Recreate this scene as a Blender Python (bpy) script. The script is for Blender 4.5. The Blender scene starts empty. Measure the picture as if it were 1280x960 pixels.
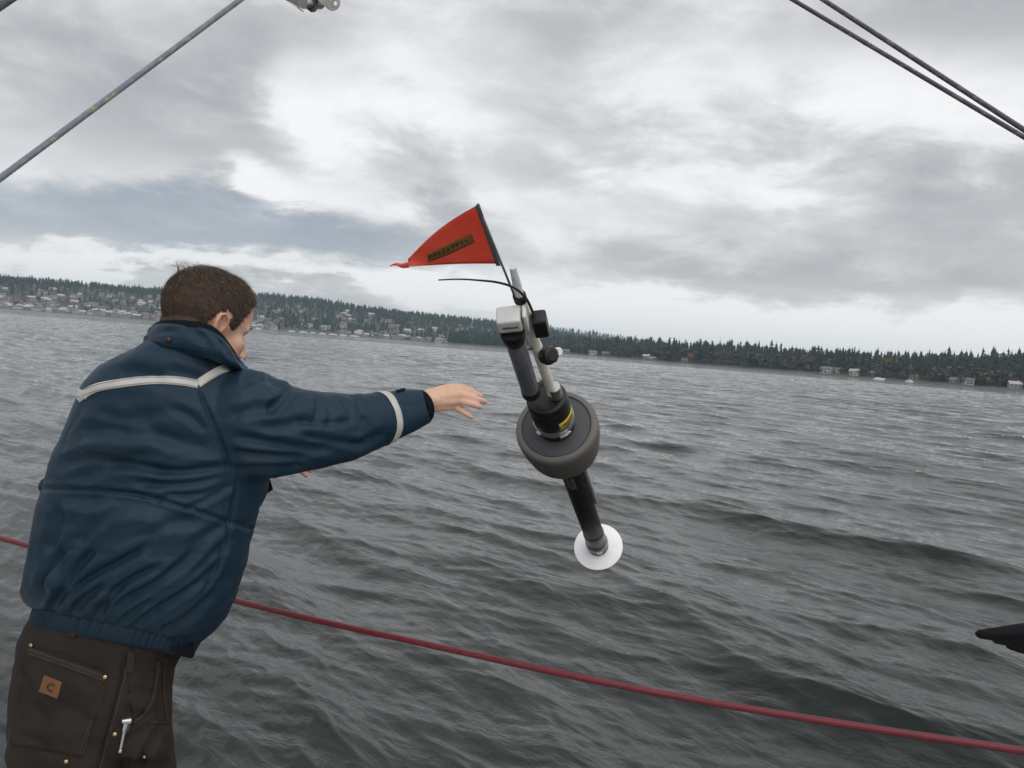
import bpy, bmesh, math, random
import numpy as np
from mathutils import Vector, Matrix, noise as mnoise
from mathutils.bvhtree import BVHTree
from mathutils.geometry import tessellate_polygon

random.seed(7)
RNG = np.random.default_rng(11)
scene = bpy.context.scene
COL = scene.collection
R = math.radians

# ------------------------------------------------------------------ camera
CAM_H = 2.75                       # eye height above the water (standing on the deck of a small yacht)
DECK_Z = CAM_H - 1.65
FPX = 1036.0                       # focal length in photo pixels (1280 wide)
ROLL = R(4.57)
PITCH = math.atan(45.1 / FPX)
_f = np.array([0, math.cos(PITCH), -math.sin(PITCH)])
_r0 = np.array([1.0, 0, 0])
_u0 = np.array([0, math.sin(PITCH), math.cos(PITCH)])
CR = math.cos(ROLL) * _r0 + math.sin(ROLL) * _u0
CU = -math.sin(ROLL) * _r0 + math.cos(ROLL) * _u0
CF = _f
CC = np.array([0, 0, CAM_H])

cd = bpy.data.cameras.new("camera")
cam = bpy.data.objects.new("camera", cd)
COL.objects.link(cam)
cd.sensor_width = 36.0
cd.lens = 36.0 * FPX / 1280.0
cd.clip_start = 0.05
cd.clip_end = 20000
cam.matrix_world = Matrix(((CR[0], CU[0], -CF[0], CC[0]),
                           (CR[1], CU[1], -CF[1], CC[1]),
                           (CR[2], CU[2], -CF[2], CC[2]),
                           (0, 0, 0, 1)))
scene.camera = cam


def P(px, py, d):
    """point seen at photo pixel (px, py), d metres in front of the lens"""
    return CC + d * (CF + CR * (px - 640) / FPX - CU * (py - 480) / FPX)


def proj(v):
    """world points (n,3) -> photo pixels and distance in front of the lens"""
    q = np.asarray(v) - CC
    z = q @ CF
    z = np.where(np.abs(z) < 1e-6, 1e-6, z)
    return 640 + FPX * (q @ CR) / z, 480 - FPX * (q @ CU) / z, z


def horizon_y(px):
    return 434.9 + (px - 640) * math.tan(ROLL)


def bearing(px):
    """horizontal unit direction through a photo column at the horizon"""
    v = P(px, horizon_y(px), 1.0) - CC
    v[2] = 0
    return v / np.linalg.norm(v)


# ------------------------------------------------------------------ node helper
class NT:
    def __init__(self, tree):
        self.t = tree
        tree.nodes.clear()

    def n(self, typ, ins=None, **attrs):
        nd = self.t.nodes.new(typ)
        for k, v in attrs.items():
            setattr(nd, k, v)
        for k, v in (ins or {}).items():
            s = nd.inputs[k]
            if isinstance(v, bpy.types.NodeSocket):
                self.t.links.new(v, s)
            else:
                s.default_value = v
        return nd

    def m(self, op, a, b=None, c=None, clamp=False):
        ins = {0: a}
        if b is not None:
            ins[1] = b
        if c is not None:
            ins[2] = c
        nd = self.n('ShaderNodeMath', ins, operation=op)
        nd.use_clamp = clamp
        return nd.outputs[0]

    def mix(self, fac, a, b):
        nd = self.n('ShaderNodeMix', None, data_type='RGBA')
        for k, v in ((0, fac), (6, a), (7, b)):
            if isinstance(v, bpy.types.NodeSocket):
                self.t.links.new(v, nd.inputs[k])
            else:
                nd.inputs[k].default_value = v
        return nd.outputs[2]

    def ramp(self, fac, stops, interp='LINEAR'):
        nd = self.n('ShaderNodeValToRGB', {0: fac})
        cr = nd.color_ramp
        cr.interpolation = interp
        while len(cr.elements) < len(stops):
            cr.elements.new(0.5)
        for e, (p, c) in zip(cr.elements, stops):
            e.position = p
            e.color = c if len(c) == 4 else (*c, 1)
        return nd.outputs[0]

    def noise(self, vec, scale, detail=4, rough=0.55, dist=0.0):
        nd = self.n('ShaderNodeTexNoise', {'Vector': vec, 'Scale': scale, 'Detail': detail,
                                           'Roughness': rough, 'Distortion': dist})
        return nd.outputs[0]


# ------------------------------------------------------------------ sky and sun (overcast)
SUN_EL, SUN_AZ = R(48), R(152)       # azimuth measured from the view direction towards the right
sd = bpy.data.lights.new("sun", 'SUN')
sd.energy = 1.5
sd.angle = R(80)
sd.color = (1.0, 0.97, 0.92)
sun = bpy.data.objects.new("sun", sd)
COL.objects.link(sun)
_sdir = Vector((math.sin(SUN_AZ) * math.cos(SUN_EL), math.cos(SUN_AZ) * math.cos(SUN_EL), math.sin(SUN_EL)))
sun.rotation_euler = _sdir.to_track_quat('Z', 'Y').to_euler()

world = bpy.data.worlds.new("World")
scene.world = world
world.use_nodes = True
w = NT(world.node_tree)
tc = w.n('ShaderNodeTexCoord')
sep = w.n('ShaderNodeSeparateXYZ', {0: tc.outputs['Generated']})
X, Y, Z = sep.outputs
zc = w.m('MAXIMUM', Z, 0.0)
# clouds lie on a high flat deck: project the direction on it so they crowd towards the horizon
den = w.m('ADD', zc, 0.10)
cx = w.m('DIVIDE', X, den)
cy = w.m('DIVIDE', Y, den)
cv = w.n('ShaderNodeCombineXYZ', {0: cx, 1: cy, 2: 0.0}).outputs[0]
mp = w.n('ShaderNodeMapping', {'Vector': cv, 'Location': (3.1, 1.7, 0), 'Scale': (0.75, 1.0, 1)}).outputs[0]
n1 = w.noise(mp, 0.85, 10, 0.52, 0.25)
n2 = w.noise(mp, 2.6, 8, 0.6, 0.4)
mp2 = w.n('ShaderNodeMapping', {'Vector': tc.outputs['Generated'], 'Location': (1.3, 0.2, 0.4), 'Scale': (1.6, 1.6, 3.6)}).outputs[0]
n3 = w.noise(mp2, 2.4, 9, 0.56, 0.3)
mp4 = w.n('ShaderNodeMapping', {'Vector': tc.outputs['Generated'], 'Location': (4.2, 1.1, 0.7), 'Scale': (1.0, 1.0, 2.3)}).outputs[0]
n4 = w.noise(mp4, 7.0, 9, 0.60, 0.35)
az0 = w.m('ARCTAN2', X, Y)
el0 = w.m('ARCSINE', Z)
wob = w.m('SUBTRACT', n3, 0.5)
wob2 = w.m('SUBTRACT', n2, 0.5)
az = w.m('ADD', az0, w.m('MULTIPLY', wob, 0.35))
wob4 = w.m('SUBTRACT', n4, 0.5)
el = w.m('ADD', el0, w.m('ADD', w.m('MULTIPLY', wob, 0.12), w.m('ADD', w.m('MULTIPLY', wob2, 0.03), w.m('MULTIPLY', wob4, 0.11))))


def blob(px, py, sx, sy, amp):
    """one thicker (amp < 0) or thinner (amp > 0) place in the cloud deck"""
    v = P(px, py, 1.0) - CC
    v /= np.linalg.norm(v)
    a = math.atan2(v[0], v[1])
    e = math.asin(v[2])
    da = w.m('MULTIPLY', w.m('SUBTRACT', az, a), FPX / sx)
    de = w.m('MULTIPLY', w.m('SUBTRACT', el, e), FPX / sy)
    q = w.m('ADD', w.m('MULTIPLY', da, da), w.m('MULTIPLY', de, de))
    return w.m('MULTIPLY', w.m('EXPONENT', w.m('MULTIPLY', w.m('POWER', q, 1.6), -1.0)), amp)


base = w.m('ADD', w.m('MULTIPLY', w.m('SUBTRACT', n1, 0.5), 0.65), w.m('MULTIPLY', w.m('SUBTRACT', n3, 0.5), 1.0))
base = w.m('ADD', base, w.m('MULTIPLY', w.m('SUBTRACT', n2, 0.5), 0.18))
base = w.m('ADD', base, w.m('MULTIPLY', w.m('SUBTRACT', n4, 0.5), 0.95))
base = w.m('ADD', base, 0.655)
for b in ((430, 100, 120, 55, 0.34), (560, 70, 90, 60, 0.16), (345, 232, 80, 28, 0.34), (300, 215, 40, 22, 0.2), (950, 150, 190, 80, 0.20),
          (1130, 120, 180, 55, 0.22), (590, 165, 70, 45, 0.20), (700, 290, 220, 45, 0.08), (590, 240, 60, 25, 0.16),
          (60, 110, 180, 80, -0.12), (230, 160, 170, 42, -0.20), (330, 35, 120, 45, -0.22), (640, 40, 90, 40, -0.10),
          (1150, 290, 260, 60, -0.26), (1000, 350, 220, 28, -0.22), (1250, 35, 190, 45, -0.22), (780, 200, 150, 55, -0.12), (480, 300, 160, 30, -0.16),
          (1000, 415, 420, 42, 0.60), (700, 372, 300, 22, 0.24), (120, 324, 260, 13, 0.36), (430, 347, 260, 17, 0.24)):
    base = w.m('ADD', base, blob(*b))
blue_band = w.m('ADD', blob(130, 275, 270, 38, 1.0), blob(370, 290, 170, 32, 0.8), clamp=True)
base = w.m('ADD', base, w.m('MULTIPLY', blue_band, -0.32))
shade = w.ramp(base, [(0.0, (0.40, 0.415, 0.435)), (0.24, (0.475, 0.485, 0.50)), (0.46, (0.58, 0.582, 0.588)),
                      (0.66, (0.74, 0.74, 0.745)), (0.84, (0.93, 0.93, 0.93)), (1.0, (1.02, 1.02, 1.02))])
# thinner cloud lets some blue through in one long bank
shade = w.mix(w.m('MULTIPLY', blue_band, 0.48), shade, w.ramp(base, [(0.0, (0.29, 0.36, 0.46)), (0.5, (0.47, 0.55, 0.64)), (1.0, (0.98, 0.99, 1.0))]))
sky = w.n('ShaderNodeTexSky', None, sky_type='NISHITA', sun_disc=False, sun_elevation=SUN_EL,
          sun_rotation=SUN_AZ, air_density=1.0, dust_density=1.0)
bg_sky = w.n('ShaderNodeBackground', {0: sky.outputs[0], 1: 0.10})
bg_cloud = w.n('ShaderNodeBackground', {0: shade, 1: 1.0})
cover = w.m('MULTIPLY_ADD', n2, 0.06, 0.89)
mixw = w.n('ShaderNodeMixShader', {0: cover, 1: bg_sky.outputs[0], 2: bg_cloud.outputs[0]})
w.n('ShaderNodeOutputWorld', {0: mixw.outputs[0]})
world.cycles.sampling_method = 'MANUAL'
world.cycles.sample_map_resolution = 512

scene.view_settings.view_transform = 'Standard'
scene.view_settings.look = 'None'
scene.view_settings.exposure = 0.0
scene.view_settings.gamma = 1.0
scene.view_settings.use_curve_mapping = False
scene.render.engine = 'CYCLES'
scene.cycles.use_denoising = True
scene.cycles.use_adaptive_sampling = False
scene.cycles.sample_clamp_indirect = 4.0
scene.cycles.max_bounces = 8
scene.cycles.volume_bounces = 0
scene.cycles.caustics_reflective = False
scene.cycles.caustics_refractive = False


# ------------------------------------------------------------------ object helpers
def tag(o, label=None, cat=None, group=None, kind=None):
    for k, v in (("label", label), ("category", cat), ("group", group), ("kind", kind)):
        if v:
            o[k] = v
    return o


def empty(name, loc, label=None, cat=None, group=None):
    o = bpy.data.objects.new(name, None)
    COL.objects.link(o)
    o.location = Vector(loc)
    o.empty_display_size = 0.1
    return tag(o, label, cat, group)


def link_mesh(name, me, mat=None, parent=None):
    o = bpy.data.objects.new(name, me)
    COL.objects.link(o)
    if mat is not None:
        me.materials.clear()
        me.materials.append(mat)
    if parent is not None:
        o.parent = parent
        # parts are modelled in world coordinates: cancel the parent's placement
        M = Matrix.Translation(parent.location) if parent.parent is None else \
            Matrix.Translation(parent.location + parent.parent.location) if parent.type == 'EMPTY' else None
        loc = Vector((0, 0, 0))
        q = parent
        while q is not None:
            loc = loc + q.location
            q = q.parent
        o.location = -loc
    return o


def mesh_from(name, verts, faces, smooth=True):
    me = bpy.data.meshes.new(name)
    me.from_pydata([tuple(map(float, v)) for v in verts], [], [tuple(int(i) for i in f) for f in faces])
    if smooth:
        me.polygons.foreach_set('use_smooth', np.ones(len(me.polygons), bool))
    me.update()
    return me


class MB:
    """collects geometry for one mesh"""

    def __init__(self):
        self.v, self.f = [], []

    def add(self, verts, faces):
        o = len(self.v)
        self.v += [tuple(map(float, p)) for p in verts]
        self.f += [tuple(i + o for i in f) for f in faces]
        return self

    def loft(self, rings, caps=True, closed=False):
        n = len(rings[0])
        v = [p for r in rings for p in r]
        f = []
        m = len(rings)
        for i in range(m if closed else m - 1):
            a, b = i * n, ((i + 1) % m) * n
            for j in range(n):
                k = (j + 1) % n
                f.append((a + j, a + k, b + k, b + j))
        if caps and not closed:
            c0 = np.mean(np.array(rings[0]), 0)
            c1 = np.mean(np.array(rings[-1]), 0)
            v += [c0, c1]
            i0, i1 = m * n, m * n + 1
            e = (m - 1) * n
            for j in range(n):
                k = (j + 1) % n
                f.append((k, j, i0))
                f.append((e + j, e + k, i1))
        return self.add(v, f)

    def tube(self, pts, rad, n=12, caps=True):
        pts = [np.array(p, float) for p in pts]
        if not hasattr(rad, '__len__'):
            rad = [rad] * len(pts)
        rings = []
        ref = None
        for i, p in enumerate(pts):
            t = pts[min(i + 1, len(pts) - 1)] - pts[max(i - 1, 0)]
            t = t / (np.linalg.norm(t) + 1e-12)
            if ref is None:
                ref = np.array([0, 0, 1.0]) if abs(t[2]) < 0.9 else np.array([1.0, 0, 0])
            e1 = ref - t * (ref @ t)
            e1 /= np.linalg.norm(e1) + 1e-12
            ref = e1
            e2 = np.cross(t, e1)
            rings.append([p + rad[i] * (math.cos(a) * e1 + math.sin(a) * e2)
                          for a in np.linspace(0, 2 * math.pi, n, endpoint=False)])
        return self.loft(rings, caps)

    def capsule(self, a, b, ra, rb, n=14, flat=None):
        """round-ended tapered limb piece; flat = (axis, factor) squashes it"""
        a, b = np.array(a, float), np.array(b, float)
        t = b - a
        L = np.linalg.norm(t)
        t = t / (L + 1e-12)
        pts, rad = [], []
        for q in np.linspace(-1, 0, 5)[:-1]:
            pts.append(a + t * ra * math.sin(q * math.pi / 2)); rad.append(max(ra * math.cos(q * math.pi / 2), ra * 0.05))
        for q in np.linspace(0, 1, 6):
            pts.append(a + t * L * q); rad.append(ra + (rb - ra) * q)
        for q in np.linspace(0, 1, 5)[1:]:
            pts.append(b + t * rb * math.sin(q * math.pi / 2)); rad.append(max(rb * math.cos(q * math.pi / 2), rb * 0.05))
        return self.tube(pts, rad, n)

    def ellipsoid(self, c, ax, n=18, m=12):
        """ax = three axis vectors"""
        c = np.array(c, float)
        ax = [np.array(a, float) for a in ax]
        rings = []
        for i in range(m + 1):
            ph = -math.pi / 2 + math.pi * i / m
            cp = max(math.cos(ph), 0.02)
            rings.append([c + ax[2] * math.sin(ph) + cp * (ax[0] * math.cos(a) + ax[1] * math.sin(a))
                          for a in np.linspace(0, 2 * math.pi, n, endpoint=False)])
        return self.loft(rings)

    def box(self, c, ax):
        c = np.array(c, float)
        a, b, d = [np.array(q, float) for q in ax]
        v = [c + i * a + j * b + k * d for i in (-1, 1) for j in (-1, 1) for k in (-1, 1)]
        f = [(0, 1, 3, 2), (4, 6, 7, 5), (0, 4, 5, 1), (2, 3, 7, 6), (0, 2, 6, 4), (1, 5, 7, 3)]
        return self.add(v, f)

    def mesh(self, name, smooth=True):
        return mesh_from(name, self.v, self.f, smooth)

    def build(self, name, mat, parent=None, smooth=True, bevel=0, seg=2, autosmooth=None):
        me = self.mesh(name, smooth)
        bm = bmesh.new()
        bm.from_mesh(me)
        bmesh.ops.recalc_face_normals(bm, faces=bm.faces[:])
        if bevel:
            es = [e for e in bm.edges if len(e.link_faces) == 2 and e.calc_face_angle(0) > R(40)]
            bmesh.ops.bevel(bm, geom=es, offset=bevel, segments=seg, profile=0.6, affect='EDGES', clamp_overlap=True)
        if autosmooth:
            for e in bm.edges:
                if len(e.link_faces) == 2 and e.calc_face_angle(0) > R(autosmooth):
                    e.smooth = False
        bm.to_mesh(me)
        bm.free()
        return link_mesh(name, me, mat, parent)


def lathe(mb, base, axis, prof, n=48):
    """prof: list of (along axis, radius)"""
    axis = np.array(axis, float)
    axis /= np.linalg.norm(axis)
    ref = np.array([1.0, 0, 0]) if abs(axis[0]) < 0.8 else np.array([0, 0, 1.0])
    e1 = ref - axis * (ref @ axis)
    e1 /= np.linalg.norm(e1)
    e2 = np.cross(axis, e1)
    rings = [[np.array(base) + axis * s + max(r, 1e-4) * (math.cos(a) * e1 + math.sin(a) * e2)
              for a in np.linspace(0, 2 * math.pi, n, endpoint=False)] for s, r in prof]
    return mb.loft(rings)


def remesh(mb, voxel, smooth=4, factor=0.5):
    """union of everything in mb as one continuous surface; returns (verts, faces)"""
    me = mb.mesh("tmp_union")
    bm = bmesh.new(); bm.from_mesh(me)
    bmesh.ops.recalc_face_normals(bm, faces=bm.faces[:])
    bm.to_mesh(me); bm.free()
    o = bpy.data.objects.new("tmp_union", me)
    COL.objects.link(o)
    md = o.modifiers.new("r", 'REMESH')
    md.mode = 'VOXEL'
    md.voxel_size = voxel
    if smooth:
        s = o.modifiers.new("s", 'SMOOTH')
        s.factor = factor
        s.iterations = smooth
    dg = bpy.context.evaluated_depsgraph_get()
    ev = o.evaluated_get(dg)
    m2 = ev.to_mesh()
    v = np.empty(len(m2.vertices) * 3, np.float32)
    m2.vertices.foreach_get('co', v)
    f = [tuple(p.vertices) for p in m2.polygons]
    ev.to_mesh_clear()
    bpy.data.objects.remove(o)
    bpy.data.meshes.remove(me)
    return v.reshape(-1, 3).astype(float), f


def normals(v, f):
    nrm = np.zeros_like(v)
    fa = np.array([q if len(q) == 4 else (q[0], q[1], q[2], q[2]) for q in f])
    a = np.cross(v[fa[:, 2]] - v[fa[:, 0]], v[fa[:, 3]] - v[fa[:, 1]])
    for k in range(4):
        np.add.at(nrm, fa[:, k], a)
    return nrm / (np.linalg.norm(nrm, axis=1, keepdims=True) + 1e-12)


def hash3(i, j, k, s):
    h = (i * 374761393 + j * 668265263 + k * 2147483647 + s * 1274126177) & 0xffffffff
    h = ((h ^ (h >> 13)) * 1274126177) & 0xffffffff
    return ((h ^ (h >> 16)) & 0xffff) / 65535.0


def vnoise(p, s=0):
    """smooth value noise, -1..1, for (n,3) points"""
    p = np.asarray(p, float)
    i = np.floor(p).astype(np.int64)
    t = p - i
    t = t * t * t * (t * (t * 6 - 15) + 10)
    out = 0
    for a in (0, 1):
        for b in (0, 1):
            for c in (0, 1):
                wgt = (t[:, 0] if a else 1 - t[:, 0]) * (t[:, 1] if b else 1 - t[:, 1]) * (t[:, 2] if c else 1 - t[:, 2])
                out = out + wgt * hash3(i[:, 0] + a, i[:, 1] + b, i[:, 2] + c, s)
    return out * 2 - 1


def catmull(pts, n, closed=False):
    pts = np.array(pts, float)
    m = len(pts)
    out = []
    segs = m if closed else m - 1
    for q in np.linspace(0, segs, n, endpoint=not closed):
        i = min(int(q), segs - 1)
        t = q - i
        g = (lambda k: pts[k % m]) if closed else (lambda k: pts[min(max(k, 0), m - 1)])
        a, b, c, d = g(i - 1), g(i), g(i + 1), g(i + 2)
        out.append(0.5 * (2 * b + (c - a) * t + (2 * a - 5 * b + 4 * c - d) * t * t + (3 * b - a - 3 * c + d) * t ** 3))
    return np.array(out)


# ------------------------------------------------------------------ materials
def mat_basic(name, col, rough=0.5, var=0.0, vscale=20.0, metal=0.0, bump=0.0, bscale=200.0, sheen=0.0, spec=0.5, detail=5, coat=0.0):
    m = bpy.data.materials.new(name)
    m.use_nodes = True
    t = NT(m.node_tree)
    co = t.n('ShaderNodeTexCoord').outputs['Object']
    c = (*col, 1)
    ins = {'Roughness': rough, 'Metallic': metal, 'Specular IOR Level': spec}
    if var:
        nn = t.noise(co, vscale, detail, 0.6)
        lo = tuple(max(0, x * (1 - var)) for x in col)
        hi = tuple(min(1, x * (1 + var)) for x in col)
        ins['Base Color'] = t.ramp(nn, [(0.28, lo), (0.72, hi)])
        ins['Roughness'] = t.m('MULTIPLY_ADD', nn, 0.25, rough - 0.12, clamp=True)
    else:
        ins['Base Color'] = c
    if bump:
        bn = t.noise(co, bscale, 4, 0.6)
        ins['Normal'] = t.n('ShaderNodeBump', {'Height': bn, 'Strength': bump, 'Distance': 0.002}).outputs[0]
    b = t.n('ShaderNodeBsdfPrincipled', ins)
    if sheen:
        b.inputs['Sheen Weight'].default_value = sheen
    if coat:
        b.inputs['Coat Weight'].default_value = coat
    t.n('ShaderNodeOutputMaterial', {0: b.outputs[0]})
    return m
# ------------------------------------------------------------------ water: wind chop from a wave spectrum
G = 9.81


def cascade(N, L, lam_min, lam_max, seed, th0=R(222), lam_p=4.6, hs=0.24, chop=1.0):
    rng = np.random.default_rng(seed)
    k1 = 2 * np.pi * np.fft.fftfreq(N, L / N)
    kx, ky = np.meshgrid(k1, k1, indexing='ij')
    k = np.hypot(kx, ky)
    k[0, 0] = 1
    om = np.sqrt(G * k)
    omp = math.sqrt(G * 2 * math.pi / lam_p)
    sig = np.where(om <= omp, 0.07, 0.09)
    gam = 3.0 ** np.exp(-((om - omp) ** 2) / (2 * sig ** 2 * omp ** 2))
    S = om ** -5.0 * np.exp(-1.25 * (omp / om) ** 4) * gam
    # scale to the significant height
    oo = np.linspace(0.3 * omp, 12 * omp, 4000)
    sg = np.where(oo <= omp, 0.07, 0.09)
    So = oo ** -5.0 * np.exp(-1.25 * (omp / oo) ** 4) * 3.0 ** np.exp(-((oo - omp) ** 2) / (2 * sg ** 2 * omp ** 2))
    S *= (hs / 4) ** 2 / (So.sum() * (oo[1] - oo[0]))
    th = np.arctan2(ky, kx) - th0
    th = (th + np.pi) % (2 * np.pi) - np.pi
    p = np.clip(5.5 * (omp / om) ** 0.85, 1.6, 12)
    D = np.where(np.abs(th) < np.pi / 2, np.cos(th) ** (2 * p) if False else np.abs(np.cos(th)) ** (2 * p), 0)
    # normalise the spreading for each exponent
    tt = np.linspace(-np.pi / 2, np.pi / 2, 181)
    pv = np.linspace(1.6, 12, 80)
    nv = np.array([np.sum(np.cos(tt) ** (2 * q)) * (tt[1] - tt[0]) for q in pv])
    D = D / np.interp(p, pv, nv)
    E = S * 0.5 * np.sqrt(G / k) / k * D
    E[(k < 2 * np.pi / lam_max) | (k >= 2 * np.pi / lam_min)] = 0
    E[0, 0] = 0
    dk = 2 * np.pi / L
    a = np.sqrt(E * dk * dk) * (rng.normal(size=(N, N)) + 1j * rng.normal(size=(N, N)))
    F = lambda q: np.real(np.fft.ifft2(q)) * N * N
    h = F(a)
    dx, dy = F(1j * kx / k * a) * chop, F(1j * ky / k * a) * chop
    jxx = -F(kx * kx / k * a) * chop
    jyy = -F(ky * ky / k * a) * chop
    jxy = -F(kx * ky / k * a) * chop
    return dict(N=N, L=L, f=np.stack([h, dx, dy, jxx, jyy, jxy], -1))


def sample(c, x, y):
    N, L = c['N'], c['L']
    u, v = x / L * N, y / L * N
    i, j = np.floor(u).astype(int), np.floor(v).astype(int)
    fu, fv = (u - i)[:, None], (v - j)[:, None]
    i0, i1, j0, j1 = i % N, (i + 1) % N, j % N, (j + 1) % N
    f = c['f']
    return (f[i0, j0] * (1 - fu) * (1 - fv) + f[i1, j0] * fu * (1 - fv) + f[i0, j1] * (1 - fu) * fv + f[i1, j1] * fu * fv)


def water_material():
    m = bpy.data.materials.new("lake_water")
    m.use_nodes = True
    t = NT(m.node_tree)
    pos = t.n('ShaderNodeNewGeometry').outputs['Position']
    rot = t.n('ShaderNodeMapping', {'Vector': pos, 'Rotation': (0, 0, R(222)), 'Scale': (1.0, 2.3, 1.0)}, vector_type='TEXTURE').outputs[0]
    b1 = t.noise(rot, 9.0, 5, 0.62, 0.6)       # ripples of a hand's width
    b2 = t.noise(rot, 2.2, 4, 0.6, 0.4)        # and of half a metre
    b3 = t.noise(rot, 0.55, 3, 0.55, 0.3)
    h = t.m('ADD', t.m('MULTIPLY', b1, 0.012), t.m('ADD', t.m('MULTIPLY', b2, 0.036), t.m('MULTIPLY', b3, 0.09)))
    rip = t.n('ShaderNodeAttribute', None, attribute_name='ripple').outputs['Fac']
    far_w = t.m('ADD', t.m('MULTIPLY', b2, 0.20), t.m('MULTIPLY', b3, 0.55))
    h = t.m('ADD', h, t.m('MULTIPLY', far_w, rip))
    bp = t.n('ShaderNodeBump', {'Height': h, 'Strength': 0.8, 'Distance': 1.0}).outputs[0]
    fo = t.n('ShaderNodeAttribute', None, attribute_name='foam').outputs['Fac']
    fn = t.noise(pos, 7.0, 8, 0.7, 0.5)
    fac = t.m('MULTIPLY', t.m('SUBTRACT', t.m('ADD', fo, t.m('MULTIPLY', fn, 0.9)), 0.80), 4.0, clamp=True)
    wat = t.n('ShaderNodeBsdfPrincipled', {'Base Color': (0.012, 0.0155, 0.0145, 1), 'Roughness': 0.07, 'IOR': 1.333,
                                           'Normal': bp})
    foam = t.n('ShaderNodeBsdfPrincipled', {'Base Color': (0.75, 0.77, 0.77, 1), 'Roughness': 0.9})
    mx = t.n('ShaderNodeMixShader', {0: t.m('MULTIPLY', fac, fo, clamp=True), 1: wat.outputs[0], 2: foam.outputs[0]})
    t.n('ShaderNodeOutputMaterial', {0: mx.outputs[0]})
    return m


def make_water():
    c1 = cascade(512, 118.0, 1.6, 60.0, 12, chop=1.5)
    c2 = cascade(512, 17.9, 0.09, 1.6, 5, chop=1.25)
    rad = [1.2]
    while rad[-1] < 5200:
        r = rad[-1]
        rad.append(r + (max(0.03, 0.0056 * r) if r < 420 else 0.02 * r))
    rad = np.array(rad)
    az = np.concatenate([np.radians(np.arange(-180, -46, 4.0)), np.radians(np.arange(-46, -39, 0.4)),
                         np.radians(np.arange(-39, 39, 0.105)), np.radians(np.arange(39, 46, 0.4)),
                         np.radians(np.arange(46, 180, 4.0))])
    nr, na = len(rad), len(az)
    rr, aa = np.meshgrid(rad, az, indexing='ij')
    x, y = (rr * np.sin(aa)).ravel(), (rr * np.cos(aa)).ravel()
    r = rr.ravel()
    sp = np.where(r < 420, np.maximum(0.03, 0.0056 * r), 0.02 * r)
    wide = np.where(np.abs(aa.ravel()) > R(40), r * 0.07, 0)
    sp = np.maximum(sp, wide)
    s1 = sample(c1, x, y) * np.clip(1.6 - sp / 5.0, 0, 1)[:, None]
    s2 = sample(c2, x, y) * np.clip(1.25 - sp / 0.55, 0, 1)[:, None]
    s = s1 + 0.75 * s2
    lost = np.clip(sp / 0.55 - 0.15, 0, 1)          # ripples too fine for the mesh that far out
    # gusts: patches of rougher and smoother water
    gust = 1 + 0.22 * vnoise(np.stack([x / 38, y / 60, 0 * x], 1), 4) + 0.12 * vnoise(np.stack([x / 9, y / 14, 0 * x], 1), 9)
    s = s * gust[:, None]
    J = (1 + s[:, 3]) * (1 + s[:, 4]) - s[:, 5] ** 2
    qf = np.percentile(J[(r > 20) & (r < 200)], 0.28)
    foam = np.clip((qf - J) / 0.08, 0, 1) * np.clip((r - 14) / 20, 0, 1)
    v = np.stack([x + s[:, 1], y + s[:, 2], s[:, 0]], 1)
    idx = np.arange(nr * na).reshape(nr, na)
    nx = np.roll(idx, -1, 1)
    f = np.stack([idx[:-1], nx[:-1], nx[1:], idx[1:]], -1).reshape(-1, 4)[:, ::-1]
    me = bpy.data.meshes.new("water")
    me.vertices.add(len(v)); me.vertices.foreach_set('co', v.astype(np.float32).ravel())
    me.loops.add(f.size); me.loops.foreach_set('vertex_index', f.astype(np.int32).ravel())
    me.polygons.add(len(f))
    me.polygons.foreach_set('loop_start', np.arange(0, f.size, 4, dtype=np.int32))
    me.polygons.foreach_set('use_smooth', np.ones(len(f), bool))
    me.update(calc_edges=True)
    at = me.attributes.new('foam', 'FLOAT', 'POINT')
    at.data.foreach_set('value', foam.astype(np.float32))
    at = me.attributes.new('ripple', 'FLOAT', 'POINT')
    at.data.foreach_set('value', lost.astype(np.float32))
    o = link_mesh("water", me, water_material())
    tag(o, kind='structure')
    # lake bed so that nothing is open below the near rim
    return o


make_water()

# ------------------------------------------------------------------ far shores: terrain
SHL = [(-520, 1950), (0, 1850), (300, 1800), (660, 1720), (760, 1700)]       # photo column -> metres to the left shore
SHR = [(560, 1500), (690, 1330), (850, 1120), (1000, 1000), (1150, 930), (1280, 880), (1750, 800)]


def interp(tab, px):
    return float(np.interp(px, [a for a, b in tab], [b for a, b in tab]))


def hill_h(px, off):
    top = np.interp(px, [-520, 0, 100, 330, 400, 460, 560, 640, 760], [65, 69, 73, 87, 86, 77, 70, 58, 33])
    t = np.clip(off / 640.0, 0, 1)
    z = 1.2 + (top - 1.2) * (0.28 * t + 0.72 * t * t * (3 - 2 * t))
    z += 3.0 * math.sin(px * 0.021 + off * 0.011) * t
    z -= max(0, off - 700) * 0.03
    return min(z, 1.2 + off * 0.25) if off >= 0 else off * 0.12


def spit_h(px, off):
    top = np.interp(px, [560, 690, 760, 850, 1000, 1150, 1280, 1750], [4, 9, 12, 10, 12, 15, 17, 18])
    t = np.clip(off / 260.0, 0, 1)
    z = 1.0 + min(off * 0.05, 1.5) + (top - 1) * t * t * (3 - 2 * t) + 1.2 * math.sin(px * 0.05) * t
    return z if off >= 0 else off * 0.12


def far_h(px, off):
    top = np.interp(px, [560, 640, 690, 740, 800, 860, 960, 1100], [96, 112, 114, 104, 86, 66, 40, 10])
    t = np.clip(off / 700.0, 0, 1)
    return 1 + (top - 1) * t * t * (3 - 2 * t)


def shore_pt(px, dist, z):
    b = bearing(px)
    return np.array([b[0] * dist, b[1] * dist, z])


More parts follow.
